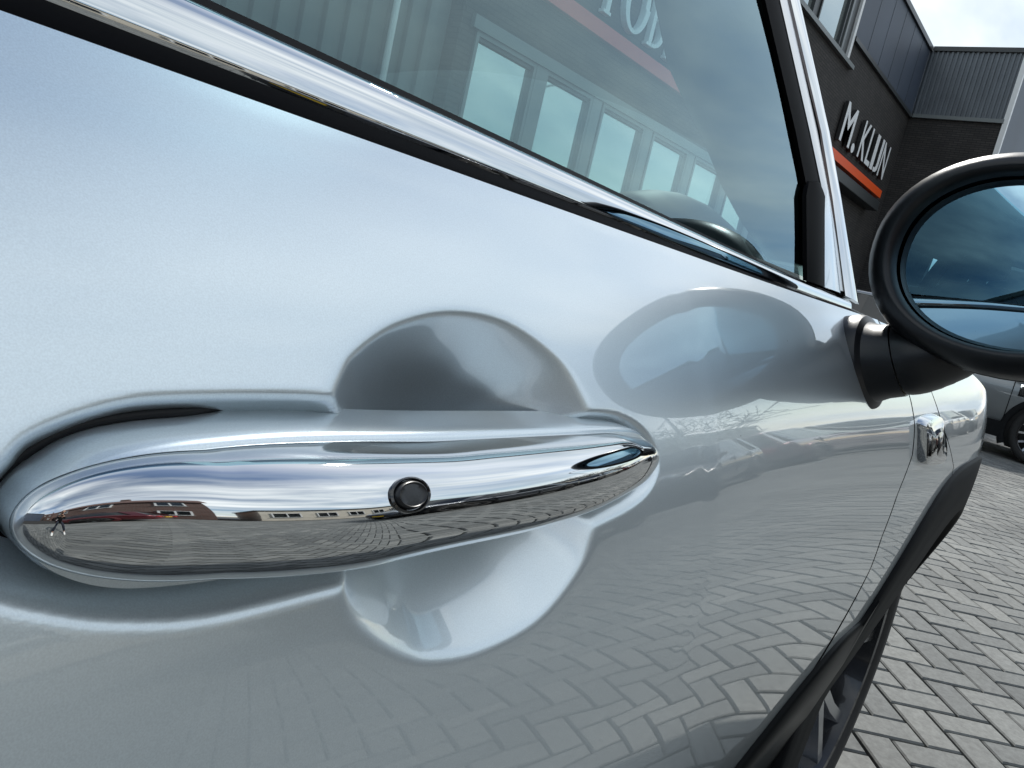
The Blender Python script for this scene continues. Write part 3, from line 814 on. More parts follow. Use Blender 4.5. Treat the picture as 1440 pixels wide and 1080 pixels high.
# dashboard with a humped end by the near pillar
def dash_pt(u, v):
    y = lerp(wy(.6, 1.0) + .05, 2*YC - wy(.6, 1.0) - .05, v)
    prof = [(.50, .72), (.50, .86), (.53, .925), (.60, .95), (.75, .962), (.95, .972), (1.12, .98)]
    t = u * (len(prof) - 1); i = min(int(t), len(prof) - 2); f = t - i
    x, z = lerp(prof[i][0], prof[i+1][0], f), lerp(prof[i][1], prof[i+1][1], f)
    if x > .9: x += .12 * (1 - (2*v - 1) ** 2)
    return (x, y, z)
V, F = grid(dash_pt, lin(32), lin(60)); o = cp('dashboard', V, F, INTER); fix_normals(o)
dome_px = [(898, 283), (915, 273), (945, 270), (975, 274), (1005, 288), (1030, 312), (1048, 345), (1058, 362)]
dy = .42
dp_ = [on_y(p, dy) for p in dome_px]
rings = []
xm0, xm1 = dp_[0][0], dp_[-1][0]
for s in np.linspace(-1, 1, 11):
    k = math.sqrt(max(0, 1 - s * s)); ring = []
    for q in dp_: ring.append((q[0] + .0, dy + s * .06 + .02, .99 + (q[2] - .99) * max(.03, k)))
    ring.append((xm1 + .002, dy + s * .06 + .02, .985)); ring.append((xm0 - .01, dy + s * .06 + .02, .985))
    rings.append(ring)
V, F = loft(rings); o = cp('dash_hood', V, F, SEAL, sharp=60); fix_normals(o)
# rear-view mirror, seats, floor and door inner boards
rv = Vector((.74, .985, 1.335)); rings = []
for s in np.linspace(-1, 1, 15):
    k = max(0, 1 - abs(s) ** 3.0) ** .5; rings.append([(rv.x + .018*math.cos(a)*k + .004*s, rv.y + .115*s, rv.z + .036*math.sin(a)*k) for a in np.linspace(0, 2*math.pi, 20, endpoint=False)])
V, F = loft(rings); o = cp('rear_view_mirror', V, F, INTER); fix_normals(o)
V, F = tube([(.76, rv.y, 1.34), (.62, rv.y + .04, 1.455)], .009); cp('mirror_arm', V, F, INTER)
for ys in (YC - .38, YC + .38):
    def seat_pt(u, v, x0=0, z0=0): pass
    rings = []
    for x, z, hw_, hd_ in ((.12, .46, .25, .09), (-.1, .44, .25, .10), (-.25, .46, .25, .11)):
        rings.append([(x, ys + hw_*math.copysign(abs(math.cos(a))**.5, math.cos(a)), z + hd_*math.copysign(abs(math.sin(a))**.6, math.sin(a))) for a in np.linspace(0, 2*math.pi, 24, endpoint=False)])
    V, F = loft(rings); o = cp('seat_cushion', V, F, SEATM); fix_normals(o)
    rings = []
    for x, z, hw_, hd_ in ((-.24, .5, .24, .09), (-.33, .75, .25, .09), (-.40, 1.0, .22, .075), (-.43, 1.08, .15, .05)):
        rings.append([(x + hd_*math.copysign(abs(math.sin(a))**.6, math.sin(a)), ys + hw_*math.copysign(abs(math.cos(a))**.5, math.cos(a)), z) for a in np.linspace(0, 2*math.pi, 24, endpoint=False)])
    V, F = loft(rings); o = cp('seat_back', V, F, SEATM); fix_normals(o)
    rings = []
    for z, k in ((1.12, .5), (1.14, .9), (1.2, 1), (1.27, .9), (1.29, .5)):
        rings.append([(-.45 + .05*k*math.copysign(abs(math.sin(a))**.6, math.sin(a)), ys + .13*k*math.copysign(abs(math.cos(a))**.5, math.cos(a)), z) for a in np.linspace(0, 2*math.pi, 24, endpoint=False)])
    V, F = loft(rings); o = cp('headrest', V, F, SEATM); fix_normals(o)
    for dy_ in (-.05, .05):
        V, F = tube([(-.44, ys + dy_, 1.05), (-.45, ys + dy_, 1.16)], .006); cp('headrest_post', V, F, CHROME)
V, F = box(-1.9, 1.05, S(0, .4) + .10, 2*YC - S(0, .4) - .10, .24, .30); cp('floor_pan', V, F, INTER, smooth=False)
for mi in (0, 1):
    rings = []
    for x in np.linspace(-1.0, .86, 12):
        y = S(min(x, .9), ZB) + .03; rings.append([(x, y, .985), (x, y + .05, .975), (x, y + .09, .85), (x, y + .08, .45), (x, y + .05, .45), (x, y + .04, .9)])
    V, F = loft(rings)
    if mi: V, F = mirY(V), flipF(F)
    o = cp('door_board', V, F, INTER); fix_normals(o)
# --- bonnet, nose, tail
def hood_pt(u, v):
    x = lerp(.86, XNOSE - .03, u); s = 2*v - 1
    z0 = zT_side(x) + .0; ye = S(x, z0) + .001
    crown = .075 * (1 - u) ** .6 + .06 * u
    hwid = YC - ye
    zf = z0 + crown * (1 - abs(s) ** 2.4)
    xx = x + .12 * (1 - s * s) * u * u
    return (xx, YC + s * hwid, zf - (.12 * sstep((u - .85) / .15)) * (1 - abs(s) ** 4))
V, F = grid(hood_pt, lin(50), lin(41)); o = cp('bonnet', V, F, SILVER); fix_normals(o)
def nose_pt(u, v, xe=XNOSE, sgn=1, dep=.13):
    s = 2*v - 1; z = lerp(.22, .90, u)
    ye = S(xe, max(z, .3)); xx = xe - .1*abs(z - .7) * (1 if sgn > 0 else 0) + sgn * (dep * (1 - abs(s) ** 2.6)) * (1 - .6 * abs(2*u - .9) ** 3)
    return (xx, YC + s * (YC - ye), z)
V, F = grid(nose_pt, lin(24), lin(31)); o = cp('front_bumper', V, F, SILVER); fix_normals(o)
for s in (-1, 1):
    c = Vector((XNOSE - .02, YC + s * .62, .74)); rings = []
    for r, dx in ((.135, -.08), (.135, .035), (.12, .05), (.06, .062), (.002, .065)): rings.append([(c.x + dx - .05*abs(math.cos(a))*(1 if math.cos(a)*s > 0 else -.6), c.y + r*math.cos(a), c.z + r*math.sin(a)) for a in np.linspace(0, 2*math.pi, 32, endpoint=False)])
    V, F = loft(rings); o = cp('headlight', V, F, LAMPG); fix_normals(o)
V, F = extrude_poly([(-.45, -.09), (.45, -.09), (.38, .09), (-.38, .09)], -.02, .02); V = [(XNOSE + .125 + v[1], YC + v[0], .62 + v[2]) for v in V]; o = cp('grille', V, F, BLACKG, smooth=False); fix_normals(o)
def tail_pt(u, v):
    s = 2*v - 1; z = lerp(.25, ZR + .02, u); lo = min(z, ZB)
    ye = S(XTAIL, max(lo, .3)) if z <= ZB else wy(-.3, z) + .04
    return (XTAIL - .10 * (1 - abs(s) ** 3) * (1 if z < 1 else 1 - .5*(z - 1)) + (.0 if z < 1 else .42 * (z - 1)), YC + s * (YC - ye), z)
V, F = grid(tail_pt, lin(30), lin(31)); o = cp('tailgate', V, F, SILVER); fix_normals(o)
for s in (-1, 1):
    V, F = box(-.03, .03, -.09, .09, -.13, .13); V = [(XTAIL - .03 + v[0], YC + s*.70 + v[1], .86 + v[2]) for v in V]; o = cp('tail_light', V, F, REDL, smooth=False); bevel(o, .03, 3)

# --- door mirror
MX = .725
mc = on_x((1420, 363), MX); ml = on_x((1209, 370), MX); mt = on_x((1422, 206), MX); mb = on_x((1393, 519), MX)
MC = Vector((MX, float(mc[1]), float(.5 * (mt[2] + mb[2])))); MA = 1.07 * float(ml[1] - mc[1]); MB = 1.06 * float(.5 * (mt[2] - mb[2]))
print('MIRROR', MC, MA, MB)
nrm = Vector((-1, .11, .025)).normalized(); eY = (Vector((0, 1, 0)) - nrm * nrm.y).normalized(); eZ = eY.cross(nrm) * -1
if eZ.z < 0: eZ = -eZ
def el(r, h, j, n=64, rx=1.0):
    a = 2 * math.pi * j / n; p = 2.15
    c, s = math.cos(a), math.sin(a)
    c = math.copysign(abs(c) ** (2 / p), c); s = math.copysign(abs(s) ** (2 / p), s)
    return MC + eY * (MA * r * c) + eZ * (MB * r * s) + nrm * h
dm = empty('door_mirror', MC - Vector(CAR0)); dm.parent = car
prof = [(.765, -.016), (.77, -.006), (.80, -.001), (.83, .0), (.90, -.004), (.965, -.014), (1.0, -.028), (1.0, -.040), (.965, -.060), (.88, -.085), (.72, -.107), (.45, -.121), (.02, -.126)]
V, F = loft([[el(r, h, j) for j in range(64)] for r, h in prof], cap0=False)
o = mk('mirror_housing', V, F, BLACKP, parent=dm, origin=MC); fix_normals(o)
V, F = loft([[el(r, h, j) for j in range(64)] for r, h in ((.985, -.034), (1.008, -.036), (1.008, -.040), (.985, -.042))], cap0=False, cap1=False)
mk('housing_seam', V, F, SATIN if False else BLACKG, parent=dm, origin=MC)
V, F = loft([[el(r, -.014 - .006 * (r / .78) ** 2, j) for j in range(64)] for r in (.78, .7, .6, .5, .4, .3, .2, .1, .005)], cap0=False)
o = mk('mirror_glass', V, F, MIRROR, parent=dm, origin=MC); fix_normals(o)
# stalk
sb = on_S((1216, 510)); sbv = Vector((float(sb[0]), float(sb[1]), float(sb[2])))
nS = Vector((-.07, -1, .35)).normalized()
head_in = MC + eY * (MA * .42) - eZ * (MB * .62) - nrm * .070
ax1 = (head_in - sbv)
print('STALK', sbv, head_in)
def ring_at(c, axis, rx, rz, n=40):
    axis = axis.normalized(); up = Vector((0, 0, 1)); ux = up.cross(axis).normalized(); uz = axis.cross(ux)
    return [c + ux * (rx * math.cos(2*math.pi*j/n)) + uz * (rz * math.sin(2*math.pi*j/n)) for j in range(n)]
nb = nS
rg = []
for t, k, rx, rz in ((-.012, 0, .052, .046), (.0, 0, .052, .046), (.006, .02, .050, .044), (.009, .05, .044, .038), (.018, .2, .042, .035), (.030, .35, .041, .034)):
    axd = nb.lerp(ax1.normalized(), k); rg.append(ring_at(sbv + nb * t, axd, rx, rz))
V, F = loft(rg); o = mk('stalk_base', V, F, BLACKP, parent=dm, origin=MC, sharp=40); fix_normals(o)
p0 = sbv + nb * .031; p1 = sbv + nb * .065 - Vector((0, 0, .004)); rg = []
for t in np.linspace(0, 1, 12):
    c = p0 * (1 - t) ** 2 + p1 * (2 * t * (1 - t)) + head_in * t ** 2; ax = (p1 - p0) * (2 * (1 - t)) + (head_in - p1) * (2 * t)
    ax = nb.lerp(ax1.normalized(), .35).lerp(ax.normalized(), min(1, t * 2.5)); k = 1 + .22 * sstep((t - .35) / .6)
    rg.append(ring_at(c, ax, .0395 * k, .0325 * k))
V, F = loft(rg); o = mk('mirror_stalk', V, F, BLACKP, parent=dm, origin=MC, sharp=50); fix_normals(o)
dm2 = copy_tree(dm, car); dm2.location = (MC.x - CAR0[0], 2*YC - MC.y - CAR0[1], MC.z); dm2.scale = (1, -1, 1)

# ------------------------------------------------------------------ parked cars
def parked_car(name, loc, rz, label, paint, suv=False, cat='car', group=None, detail=False, spokes=5, rim=None):
    Lc, Wc, Hc = (4.3, 1.82, 1.56) if suv else (4.25, 1.78, 1.47)
    root = empty(name, loc, label, cat, group, rz)
    fx, rx = Lc/2 - .80, -Lc/2 + .82; wr = .335 if suv else .315; zl = .24 if suv else .20
    st = [(-Lc/2, .74, .40, .82, .84), (-Lc/2 + .06, .86, .32, .93, .94), (-Lc/2 + .3, .90, .25, .985, .99), (rx, .91, zl, .99, 1.0), (-.3, .91, zl, .98, .99), (.5, .91, zl, .97, .985), (.85, .91, zl, .965, 1.0), (1.2, .905, zl, .94, .985), (fx, .90, zl, .90, .95), (Lc/2 - .45, .88, .24, .85, .90), (Lc/2 - .18, .82, .25, .77, .82), (Lc/2 - .04, .70, .28, .66, .70), (Lc/2, .58, .34, .58, .60)]
    A = np.array(st); xs = np.linspace(A[0, 0], A[-1, 0], 60); k = Wc / 1.82
    rings = []
    for x in xs:
        hw, z0, zs, zt = [float(np.interp(x, A[:, 0], A[:, c])) for c in (1, 2, 3, 4)]
        hw *= k; zs *= Hc / 1.56; zt *= Hc / 1.56
        half = [(0, z0), (hw*.8, z0), (hw*.93, z0 + .05), (hw*.975, z0 + .16), (hw*.99, lerp(z0, zs, .45)), (hw, lerp(z0, zs, .66)), (hw*.99, lerp(z0, zs, .82)), (hw*.965, zs - .045), (hw*.925, zs - .012), (hw*.86, zs + .004), (hw*.5, lerp(zs, zt, .8) + .006), (0, zt + .01)]
        rings.append([(x, -y, z) for y, z in half] + [(x, y, z) for y, z in reversed(half[1:-1])])
    V, F = loft(rings); o = mk('body', V, F, paint, parent=root, sharp=60); fix_normals(o)
    zb = .95 * Hc / 1.56; hw = .80 * k
    # greenhouse rings: (x at base, x at top) outline
    def gh(t, inset=0.0):
        z = lerp(zb, Hc - .05, t); wl = lerp(hw + .03, hw - .16, t) - inset
        xb, xf = lerp(-Lc/2 + .14, -Lc/2 + .42, t) + inset, lerp(1.12, .42, t) - inset
        pts = []
        for a in np.linspace(0, 2*math.pi, 48, endpoint=False):
            c, s_ = math.cos(a), math.sin(a); p = 6
            kk = 1 / ((abs(c)**p + abs(s_)**p) ** (1/p)); pts.append(((xb+xf)/2 + (xf-xb)/2*c*kk, wl*s_*kk, z))
        return pts
    V, F = loft([gh(t) for t in np.linspace(0, 1, 6)], cap0=False, cap1=False); o = mk('windows', V, F, GLASSK, parent=root); fix_normals(o)
    rt = gh(1.0); c0 = np.mean(np.array(rt), axis=0); rings = []
    for sc, dz in ((1.0, -.02), (1.015, -.005), (1.0, .015), (.94, .034), (.75, .05), (.4, .058), (.01, .06)): rings.append([(c0[0] + (p[0]-c0[0])*sc, p[1]*sc, p[2] + dz) for p in rt])
    V, F = loft(rings); o = mk('roof', V, F, paint, parent=root); fix_normals(o)
    for sy in (-1, 1):
        for xb, xt, wd in ((1.10, .42, .05), (-.12, -.14, .05), (-1.05, -.98, .05), (-Lc/2 + .20, -Lc/2 + .46, .10)):
            y0, y1 = sy * (hw + .032), sy * (hw - .155)
            V = [(xb - wd, y0, zb - .01), (xb + wd, y0, zb - .01), (xt + wd, y1, Hc - .05), (xt - wd, y1, Hc - .05), (xb - wd, y0 - sy*.04, zb - .01), (xb + wd, y0 - sy*.04, zb - .01), (xt + wd, y1 - sy*.04, Hc - .05), (xt - wd, y1 - sy*.04, Hc - .05)]
            F = [(0, 1, 2, 3), (7, 6, 5, 4), (0, 4, 5, 1), (1, 5, 6, 2), (2, 6, 7, 3), (3, 7, 4, 0)]
            o = mk('pillar', V, F, paint if xb > 1 or xb < -1.5 else BLACKG, parent=root, smooth=False); fix_normals(o)
        for cx in (fx, rx):
            n = 40; rings = []
            for r, y in ((wr + .045, -.02), (wr + .115, -.02), (wr + .115, .012), (wr + .10, .020), (wr + .055, .024), (wr + .045, .016)):
                rings.append([(cx + r*math.cos(a), sy*(.905*k + y), wr + r*math.sin(a)) for a in np.linspace(R(-25), R(205), n)])
            V = [p for r_ in rings for p in r_]; F = [(i*n + j, i*n + j + 1, ((i+1) % 6)*n + j + 1, ((i+1) % 6)*n + j) for i in range(6) for j in range(n - 1)]
            o = mk('arch_cladding', V, F, CLAD if suv else paint, parent=root); fix_normals(o)
            V, F = loft([[(cx + (wr+.05)*math.cos(a), sy*yy, max(.14, wr + (wr+.05)*math.sin(a))) for a in np.linspace(0, 2*math.pi, 36, endpoint=False)] for yy in (.60, .913*k)]); o = mk('wheel_well', V, F, WELL, parent=root); fix_normals(o)
            wheel_parts('wheel', wr, .21, root, (cx, sy*(.915*k - .085), wr), face=sy, m_rim=rim or RIMS, m_edge=RIMS, spokes=spokes)
        if suv:
            V, F = box(rx + .42, fx - .42, sy*.90*k - .02, sy*.90*k + .028 * sy, zl - .02, zl + .16); o = mk('sill_cladding', V, F, CLAD, parent=root, smooth=False); fix_normals(o)
        # lamps
        for xx, yy, rr, mm, nm in ((Lc/2 - .19, .60, .115, LAMPG, 'headlight'), (-Lc/2 + .02, .66, .10, REDL, 'tail_light')):
            rings = []
            for r, d_ in ((1.12, -.03), (1.12, .035), (1.0, .05), (.6, .062), (.02, .066)):
                rings.append([(xx + (d_ if xx > 0 else -d_) - abs(math.cos(a))*.0, sy*yy*k + r*rr*math.cos(a), .70 + r*rr*math.sin(a)) for a in np.linspace(0, 2*math.pi, 28, endpoint=False)])
            V, F = loft(rings); o = mk(nm, V, F, mm, parent=root); fix_normals(o)
        V, F = loft([[(.98 + .06*math.cos(a)*q, sy*(.93 + dy_)*k, 1.02 + .065*math.sin(a)*q) for a in np.linspace(0, 2*math.pi, 20, endpoint=False)] for q, dy_ in ((.3, -.02), (.8, .0), (1, .06), (.95, .14), (.5, .19))]); o = mk('door_mirror', V, F, BLACKP if suv else paint, parent=root); fix_normals(o)
        for xh in (-.02, -.95):
            V, F = box(xh - .10, xh + .10, sy*.905*k - .01, sy*.905*k + .03*sy, .80, .835); o = mk('door_handle', V, F, CHROME if suv else paint, parent=root, smooth=False); fix_normals(o); bevel(o, .01)
        for xg in (.92, -.10, -1.02):
            V, F = box(xg - .004, xg + .004, sy*.895*k, sy*.9125*k, .40, .93 * Hc / 1.56); o = mk('shut_line', V, F, GAP, parent=root, smooth=False); fix_normals(o)
        if suv:
            V, F = box(1.02 - .035, 1.02 + .035, sy*.905*k - .02, sy*.905*k + .022*sy, .72, .86); o = mk('side_indicator', V, F, CHROME, parent=root, smooth=False); fix_normals(o); bevel(o, .012)
            V, F = box(1.02 - .02, 1.02 + .024, sy*.905*k - .02, sy*.905*k + .027*sy, .74, .84); o = mk('indicator_inset', V, F, BLACKG, parent=root, smooth=False); fix_normals(o)
    V, F = box(Lc/2 - .06, Lc/2 + .012, -.42, .42, .36, .56); o = mk('grille', V, F, BLACKG, parent=root, smooth=False); bevel(o, .03)
    for xe in (Lc/2 + .005, -Lc/2 - .015):
        V, F = box(xe, xe + .015, -.26, .26, .42 if xe > 0 else .60, .53 if xe > 0 else .71); mk('number_plate', V, F, PLATE, parent=root, smooth=False)
    return root
GLASSK = mat('parked_car_glass', (.012, .015, .017), 0.04, 0, spec=.7)
PLATE = mat('yellow_plate', (.7, .45, .03), .5)
P_GREY = paint_mat('grey_paint', (.075, .085, .09), .6, .35, False)
P_DARK = paint_mat('dark_blue_paint', (.015, .02, .032), .5, .35, False)
P_RED = paint_mat('maroon_paint', (.10, .008, .012), .4, .35, False)
P_WHITE = paint_mat('white_paint', (.7, .7, .69), .0, .4, False)
P_BLACK = paint_mat('black_paint', (.01, .01, .011), .3, .35, False)
P_SIL = paint_mat('light_grey_paint', (.42, .43, .44), .7, .35, False)
gp = on_z((1436, 652)); print('GREYCAR', gp)
parked_car('parked_car', (float(gp[0]) + .93, float(gp[1]) + 1.35 - .12, 0), R(-90), 'mid grey car parked across the yard with black wheel arches and spoked wheels', paint_mat('mid_grey_paint', (.21, .225, .23), .6, .35, False), suv=True, spokes=7, rim=RIMS)
parked_car('parked_car', (19.3, 4.6, 0), R(-90), 'light grey car parked in front of the dark brick showroom', P_SIL)
yq = -3.5
for x, pnt, lab, su, rz in ((5.6, P_DARK, 'dark blue car parked first in the row across the yard', True, R(180)), (10.8, P_BLACK, 'black car parked between a dark blue and a maroon car', False, R(180)), (16.0, P_RED, 'maroon car parked between a black and a white car', False, 0), (21.2, P_WHITE, 'white car parked between a maroon and a grey car', True, R(180)), (26.4, P_GREY, 'grey saloon parked last in the row across the yard', False, R(180))):
    parked_car('parked_car', (x, yq, 0), rz, lab, pnt, suv=su, group='cars parked in a row across the yard')
parked_car('parked_car', (-2.6, -6.0, 0), R(185), 'dark red hatchback parked behind the photographer', P_RED, group='cars parked in a row across the yard')

# ------------------------------------------------------------------ main building
YF = 6.5
def fp(px, py): q = on_y((px, py), YF); return float(q[0]), float(q[2])
cxb, czb = fp(1279, 163); cxt, czt = fp(1305, 68); XCN = .5 * (cxb + cxt); ZBR, ZTOP = czb, .5 * (czt + fp(1268, 0)[1])
print('CORNER', XCN, ZBR, ZTOP)
bld = empty('showroom_building', (12, YF, 0), 'dark brick car showroom with navy cladding and upstairs windows', 'building')
def bp_(name, V, F, m, parent=None, **kw): return mk(name, V, F, m, parent=parent or bld, origin=(12, YF, 0), **kw)

def wall_piece(x0, x1, z0, z1, m=BRICKD, name='brick_wall', y0=YF, y1=YF + .35):
    V, F = box(x0, x1, y0, y1, z0, z1); return bp_(name, V, F, m, smooth=False)
XW0, XC_ = 6.25, 24.1
GW = [(6.50, 7.64), (7.84, 8.95), (9.22, 10.45), (10.72, 11.98), (12.25, 13.5), (13.78, 15.0)]   # showroom windows
GZ = (.75, 3.30)
UW = [(8.6, 9.9), (10.1, 11.4), (12.8, 14.1), (14.3, 15.45), (15.75, 17.25)]     # upstairs panes
UZ = (6.80, 8.55)
wall_piece(XW0, XC_, 0, GZ[0])
for a, b in zip([XW0] + [g[1] for g in GW], [g[0] for g in GW] + [19.6]): wall_piece(a, b, GZ[0], GZ[1])
wall_piece(22.3, XC_, GZ[0], GZ[1]); 
wall_piece(XW0, 19.6, GZ[1], UZ[0]); wall_piece(19.6, XC_, GZ[1], 7.31); wall_piece(18.05, 19.6, UZ[0], 7.31)
for a, b in zip([XW0] + [g[1] for g in UW], [g[0] for g in UW] + [18.05]):
    wall_piece(a, b, UZ[0], 8.7, m=BRICKD if b - a > .5 and b < 18 else DARKF)
wall_piece(XW0, 18.05, 8.55 if False else 8.7, 9.1, m=NAVY, name='fascia_panel')
wall_piece(18.05, XC_, 7.31, 9.1, m=NAVY, name='cladding_panel', y0=YF - .04)
for k in range(6):
    V, F = box(18.05 + k*1.01 + 1.0, 18.05 + k*1.01 + 1.008, YF - .046, YF - .03, 7.34, 9.08); bp_('panel_joint', V, F, DARKF, smooth=False)
V, F = box(18.0, XC_ + .02, YF - .085, YF + .02, 7.24, 7.33); bp_('cladding_edge', V, F, DARKF, smooth=False)
V, F = box(XW0, XC_, YF - .10, YF + .2, 9.08, 9.2); bp_('roof_edge', V, F, DARKF, smooth=False)
V, F = box(XW0, XC_ + 8, YF + .1, YF + 12, 8.9, 9.06); bp_('flat_roof', V, F, ASPH, smooth=False)
V, F = box(6.2, XC_, YF + 1.2, YF + 1.3, 0, 8.9); bp_('back_wall', V, F, DARKF, smooth=False)
def window(x0, x1, z0, z1, m_frame, fr=.06, parent=None, transom=None, y=YF):
    V, F = [], []
    for a, b, c, d in ((x0, x0 + fr, z0, z1), (x1 - fr, x1, z0, z1), (x0 + fr, x1 - fr, z1 - fr, z1), (x0 + fr, x1 - fr, z0, z0 + fr)): box(a, b, y - .03, y + .10, c, d, V, F)
    if transom: box(x0 + fr, x1 - fr, y - .025, y + .09, transom - .03, transom + .03, V, F)
    wn = bp_('window', V, F, m_frame, smooth=False)
    V, F = box(x0 + fr, x1 - fr, y + .04, y + .05, z0 + fr, z1 - fr); bp_('pane', V, F, WINGL, parent=wn, smooth=False)
    V, F = box(x0 + fr, x1 - fr, y + .0, y + .02, z1 - fr - .04, z1 - fr); bp_('head_rail', V, F, DARKF, parent=wn, smooth=False)
    return wn
for a, b in GW: window(a, b, *GZ, GREYF, fr=.05)
V, F = box(6.40, 15.1, YF - .06, YF + .02, GZ[1] + .0, GZ[1] + .14); bp_('lintel', V, F, GREYF, smooth=False)
V, F = box(6.40, 15.1, YF - .09, YF + .05, GZ[0] - .08, GZ[0]); bp_('window_sill', V, F, CONC, smooth=False)
for (a, b) in GW: 
    V, F = box(b, b + .22, YF - .035, YF, GZ[0], GZ[1]); bp_('mullion', V, F, GREYF, smooth=False)
for a, b in UW: window(a, b, *UZ, DARKF, fr=.05)
V, F = box(8.4, 18.35, YF - .10, YF + .06, UZ[0] - .09, UZ[0] - .0); bp_('window_sill', V, F, GREYF, smooth=False)
V, F = box(17.85, 17.98, YF - .06, YF + .05, UZ[0] + .0, 8.7); bp_('window_jamb', V, F, WHITEF, smooth=False)
V, F = box(17.35, 17.45, YF - .05, YF + .05, UZ[0] + .0, 8.7); bp_('window_jamb', V, F, GREYF, smooth=False)
# entrance recess with canopy
V, F = box(19.6, 22.3, YF + .9, YF + 1.0, 0, 3.3); bp_('entrance_back', V, F, DARKF, smooth=False)
V, F = box(19.9, 21.0, YF + .8, YF + .88, 0, 2.3); bp_('entrance_door', V, F, DARKF, smooth=False)
V, F = box(21.1, 22.1, YF + .8, YF + .88, 0, 2.3); bp_('entrance_door', V, F, DARKF, smooth=False)
V, F = box(17.8, 22.6, YF - .33, YF - .002, 4.34, 4.60); o = bp_('canopy', V, F, DARKF, smooth=False); bevel(o, .02)
# cross wing, facing back down the yard
YE = 4.15
V, F = box(XC_, XC_ + .35, YE, YF + .35, 0, 7.31); bp_('brick_wall', V, F, BRICKD, smooth=False)
def corr_panel(pts_y, x, z0, z1, m, pitch=.125, depth=.04, along='y'):
    a0, a1 = pts_y; n = int((a1 - a0) / pitch); prof = []
    for i in range(n):
        s_ = a0 + i * pitch
        prof += [(s_, 0), (s_ + pitch*.42, 0), (s_ + pitch*.5, -depth), (s_ + pitch*.92, -depth)]
    prof.append((a1, 0)); V = []; 
    for s_, d in prof:
        for z in (z0, z1): V.append((x + d, s_, z) if along == 'y' else (s_, x + d, z))
    F = [(2*i, 2*i + 1, 2*i + 3, 2*i + 2) for i in range(len(prof) - 1)]
    return V, F
V, F = corr_panel((YE, YF - .05), XC_ - .01, 7.36, 9.08, CORR); o = bp_('corrugated_panel', V, F, CORR, smooth=False); fix_normals(o)
V, F = box(XC_ - .08, XC_ + .1, YE - .02, YF - .10, 7.26, 7.36); bp_('cladding_edge', V, F, GREYF, smooth=False)
V, F = box(XC_ - .09, XC_ + .2, YE - .06, YF - .12, 9.08, 9.2); bp_('roof_edge', V, F, DARKF, smooth=False)
V, F = box(XC_ - .05, XC_ + .12, YE - .12, YE - .0, 0, 9.19); bp_('corner_trim', V, F, WHITEF, smooth=False)
V, F = box(XC_ + .14, XC_ + 9, YE - .08, YE + .2, 6.6, 9.1); bp_('cladding_panel', V, F, NAVY, smooth=False)
V, F = box(XC_ + .14, XC_ + 9, YE - .03, YE + .2, 0, 6.6); bp_('brick_wall', V, F, BRICKD, smooth=False)
# grey corrugated hall on the near side
V, F = corr_panel((-9.0, 6.2), YF + .15, 0.0, 6.4, CORRG, pitch=.25, depth=.05, along='x'); hall = empty('steel_hall', (-1.5, YF, 0), 'grey corrugated steel hall beside the brick showroom', 'building')
o = mk('corrugated_wall', V, F, CORRG, parent=hall, smooth=False, origin=(-1.5, YF, 0)); fix_normals(o)
V, F = box(-9, 6.2, YF + .2, YF + 12, 0, 6.35); mk('hall_shell', V, F, CORRG, parent=hall, smooth=False, origin=(-1.5, YF, 0))
V, F = box(-9, 6.22, YF - .02, YF + .3, 6.35, 6.55); mk('roof_edge', V, F, DARKF, parent=hall, smooth=False, origin=(-1.5, YF, 0))
V, F = tube([(5.32, YF - .02, 0), (5.32, YF - .02, 6.3)], .035); mk('downpipe', V, F, WHITEF, parent=hall, origin=(-1.5, YF, 0))

# ------------------------------------------------------------------ signs
def text_mesh(txt):
    cu = bpy.data.curves.new('t', 'FONT'); cu.body = txt; cu.extrude = .5; cu.resolution_u = 3; cu.offset = .012
    ob = bpy.data.objects.new('t', cu); col.objects.link(ob)
    dg = bpy.context.evaluated_depsgraph_get(); me = ob.evaluated_get(dg).to_mesh()
    V = [tuple(v.co) for v in me.vertices]; F = [tuple(p.vertices) for p in me.polygons]
    ob.evaluated_get(dg).to_mesh_clear(); bpy.data.objects.remove(ob); bpy.data.curves.remove(cu)
    return V, F
sg = empty('letter_sign', (20.8, YF, 5.2), 'white block letters M. KLIJN above an orange strip on dark brick', 'sign')
xa, xb, za, zb_ = 18.62, 23.0, 5.24, 6.12
glyphs = [('M', 1.15), ('.', .35), (' ', .32), ('K', .82), ('L', .62), ('I', .36), ('J', .58), ('N', .85)]
tot = sum(g[1] for g in glyphs); cur = xa
for g, wd in glyphs:
    wd_ = wd / tot * (xb - xa)
    if g != ' ':
        V, F = text_mesh(g); A = np.array(V); lo, hi = A.min(axis=0), A.max(axis=0)
        capz = .729
        gw = wd_ * .84
        hgt = zb_ - za
        P = [(cur + (v[0] - lo[0]) / max(1e-6, hi[0] - lo[0]) * gw, YF - .03 - (v[2] + .5) * .09, za + (max(v[1], 0) / .70 * hgt if g != '.' else v[1] / .70 * hgt * 1.25)) for v in V]
        if g in 'J':
            zz = [v[1] for v in V]; P = [(p[0], p[1], za + (v[1] - lo[1]) / (hi[1] - lo[1]) * hgt) for p, v in zip(P, V)]
        o = mk('letter', P, F, LETTER, parent=sg, smooth=False, origin=(20.8, YF, 5.2)); fix_normals(o)
        o.data.materials.append(LETSIDE)
        for pl in o.data.polygons: pl.material_index = 0 if abs(pl.normal.y) > .9 else 1
    cur += wd_
V, F = box(17.6, 23.08, YF - .16, YF - .005, 4.78, 4.98); o = mk('orange_strip', V, F, ORANGE, parent=sg, smooth=False, origin=(20.8, YF, 5.2))
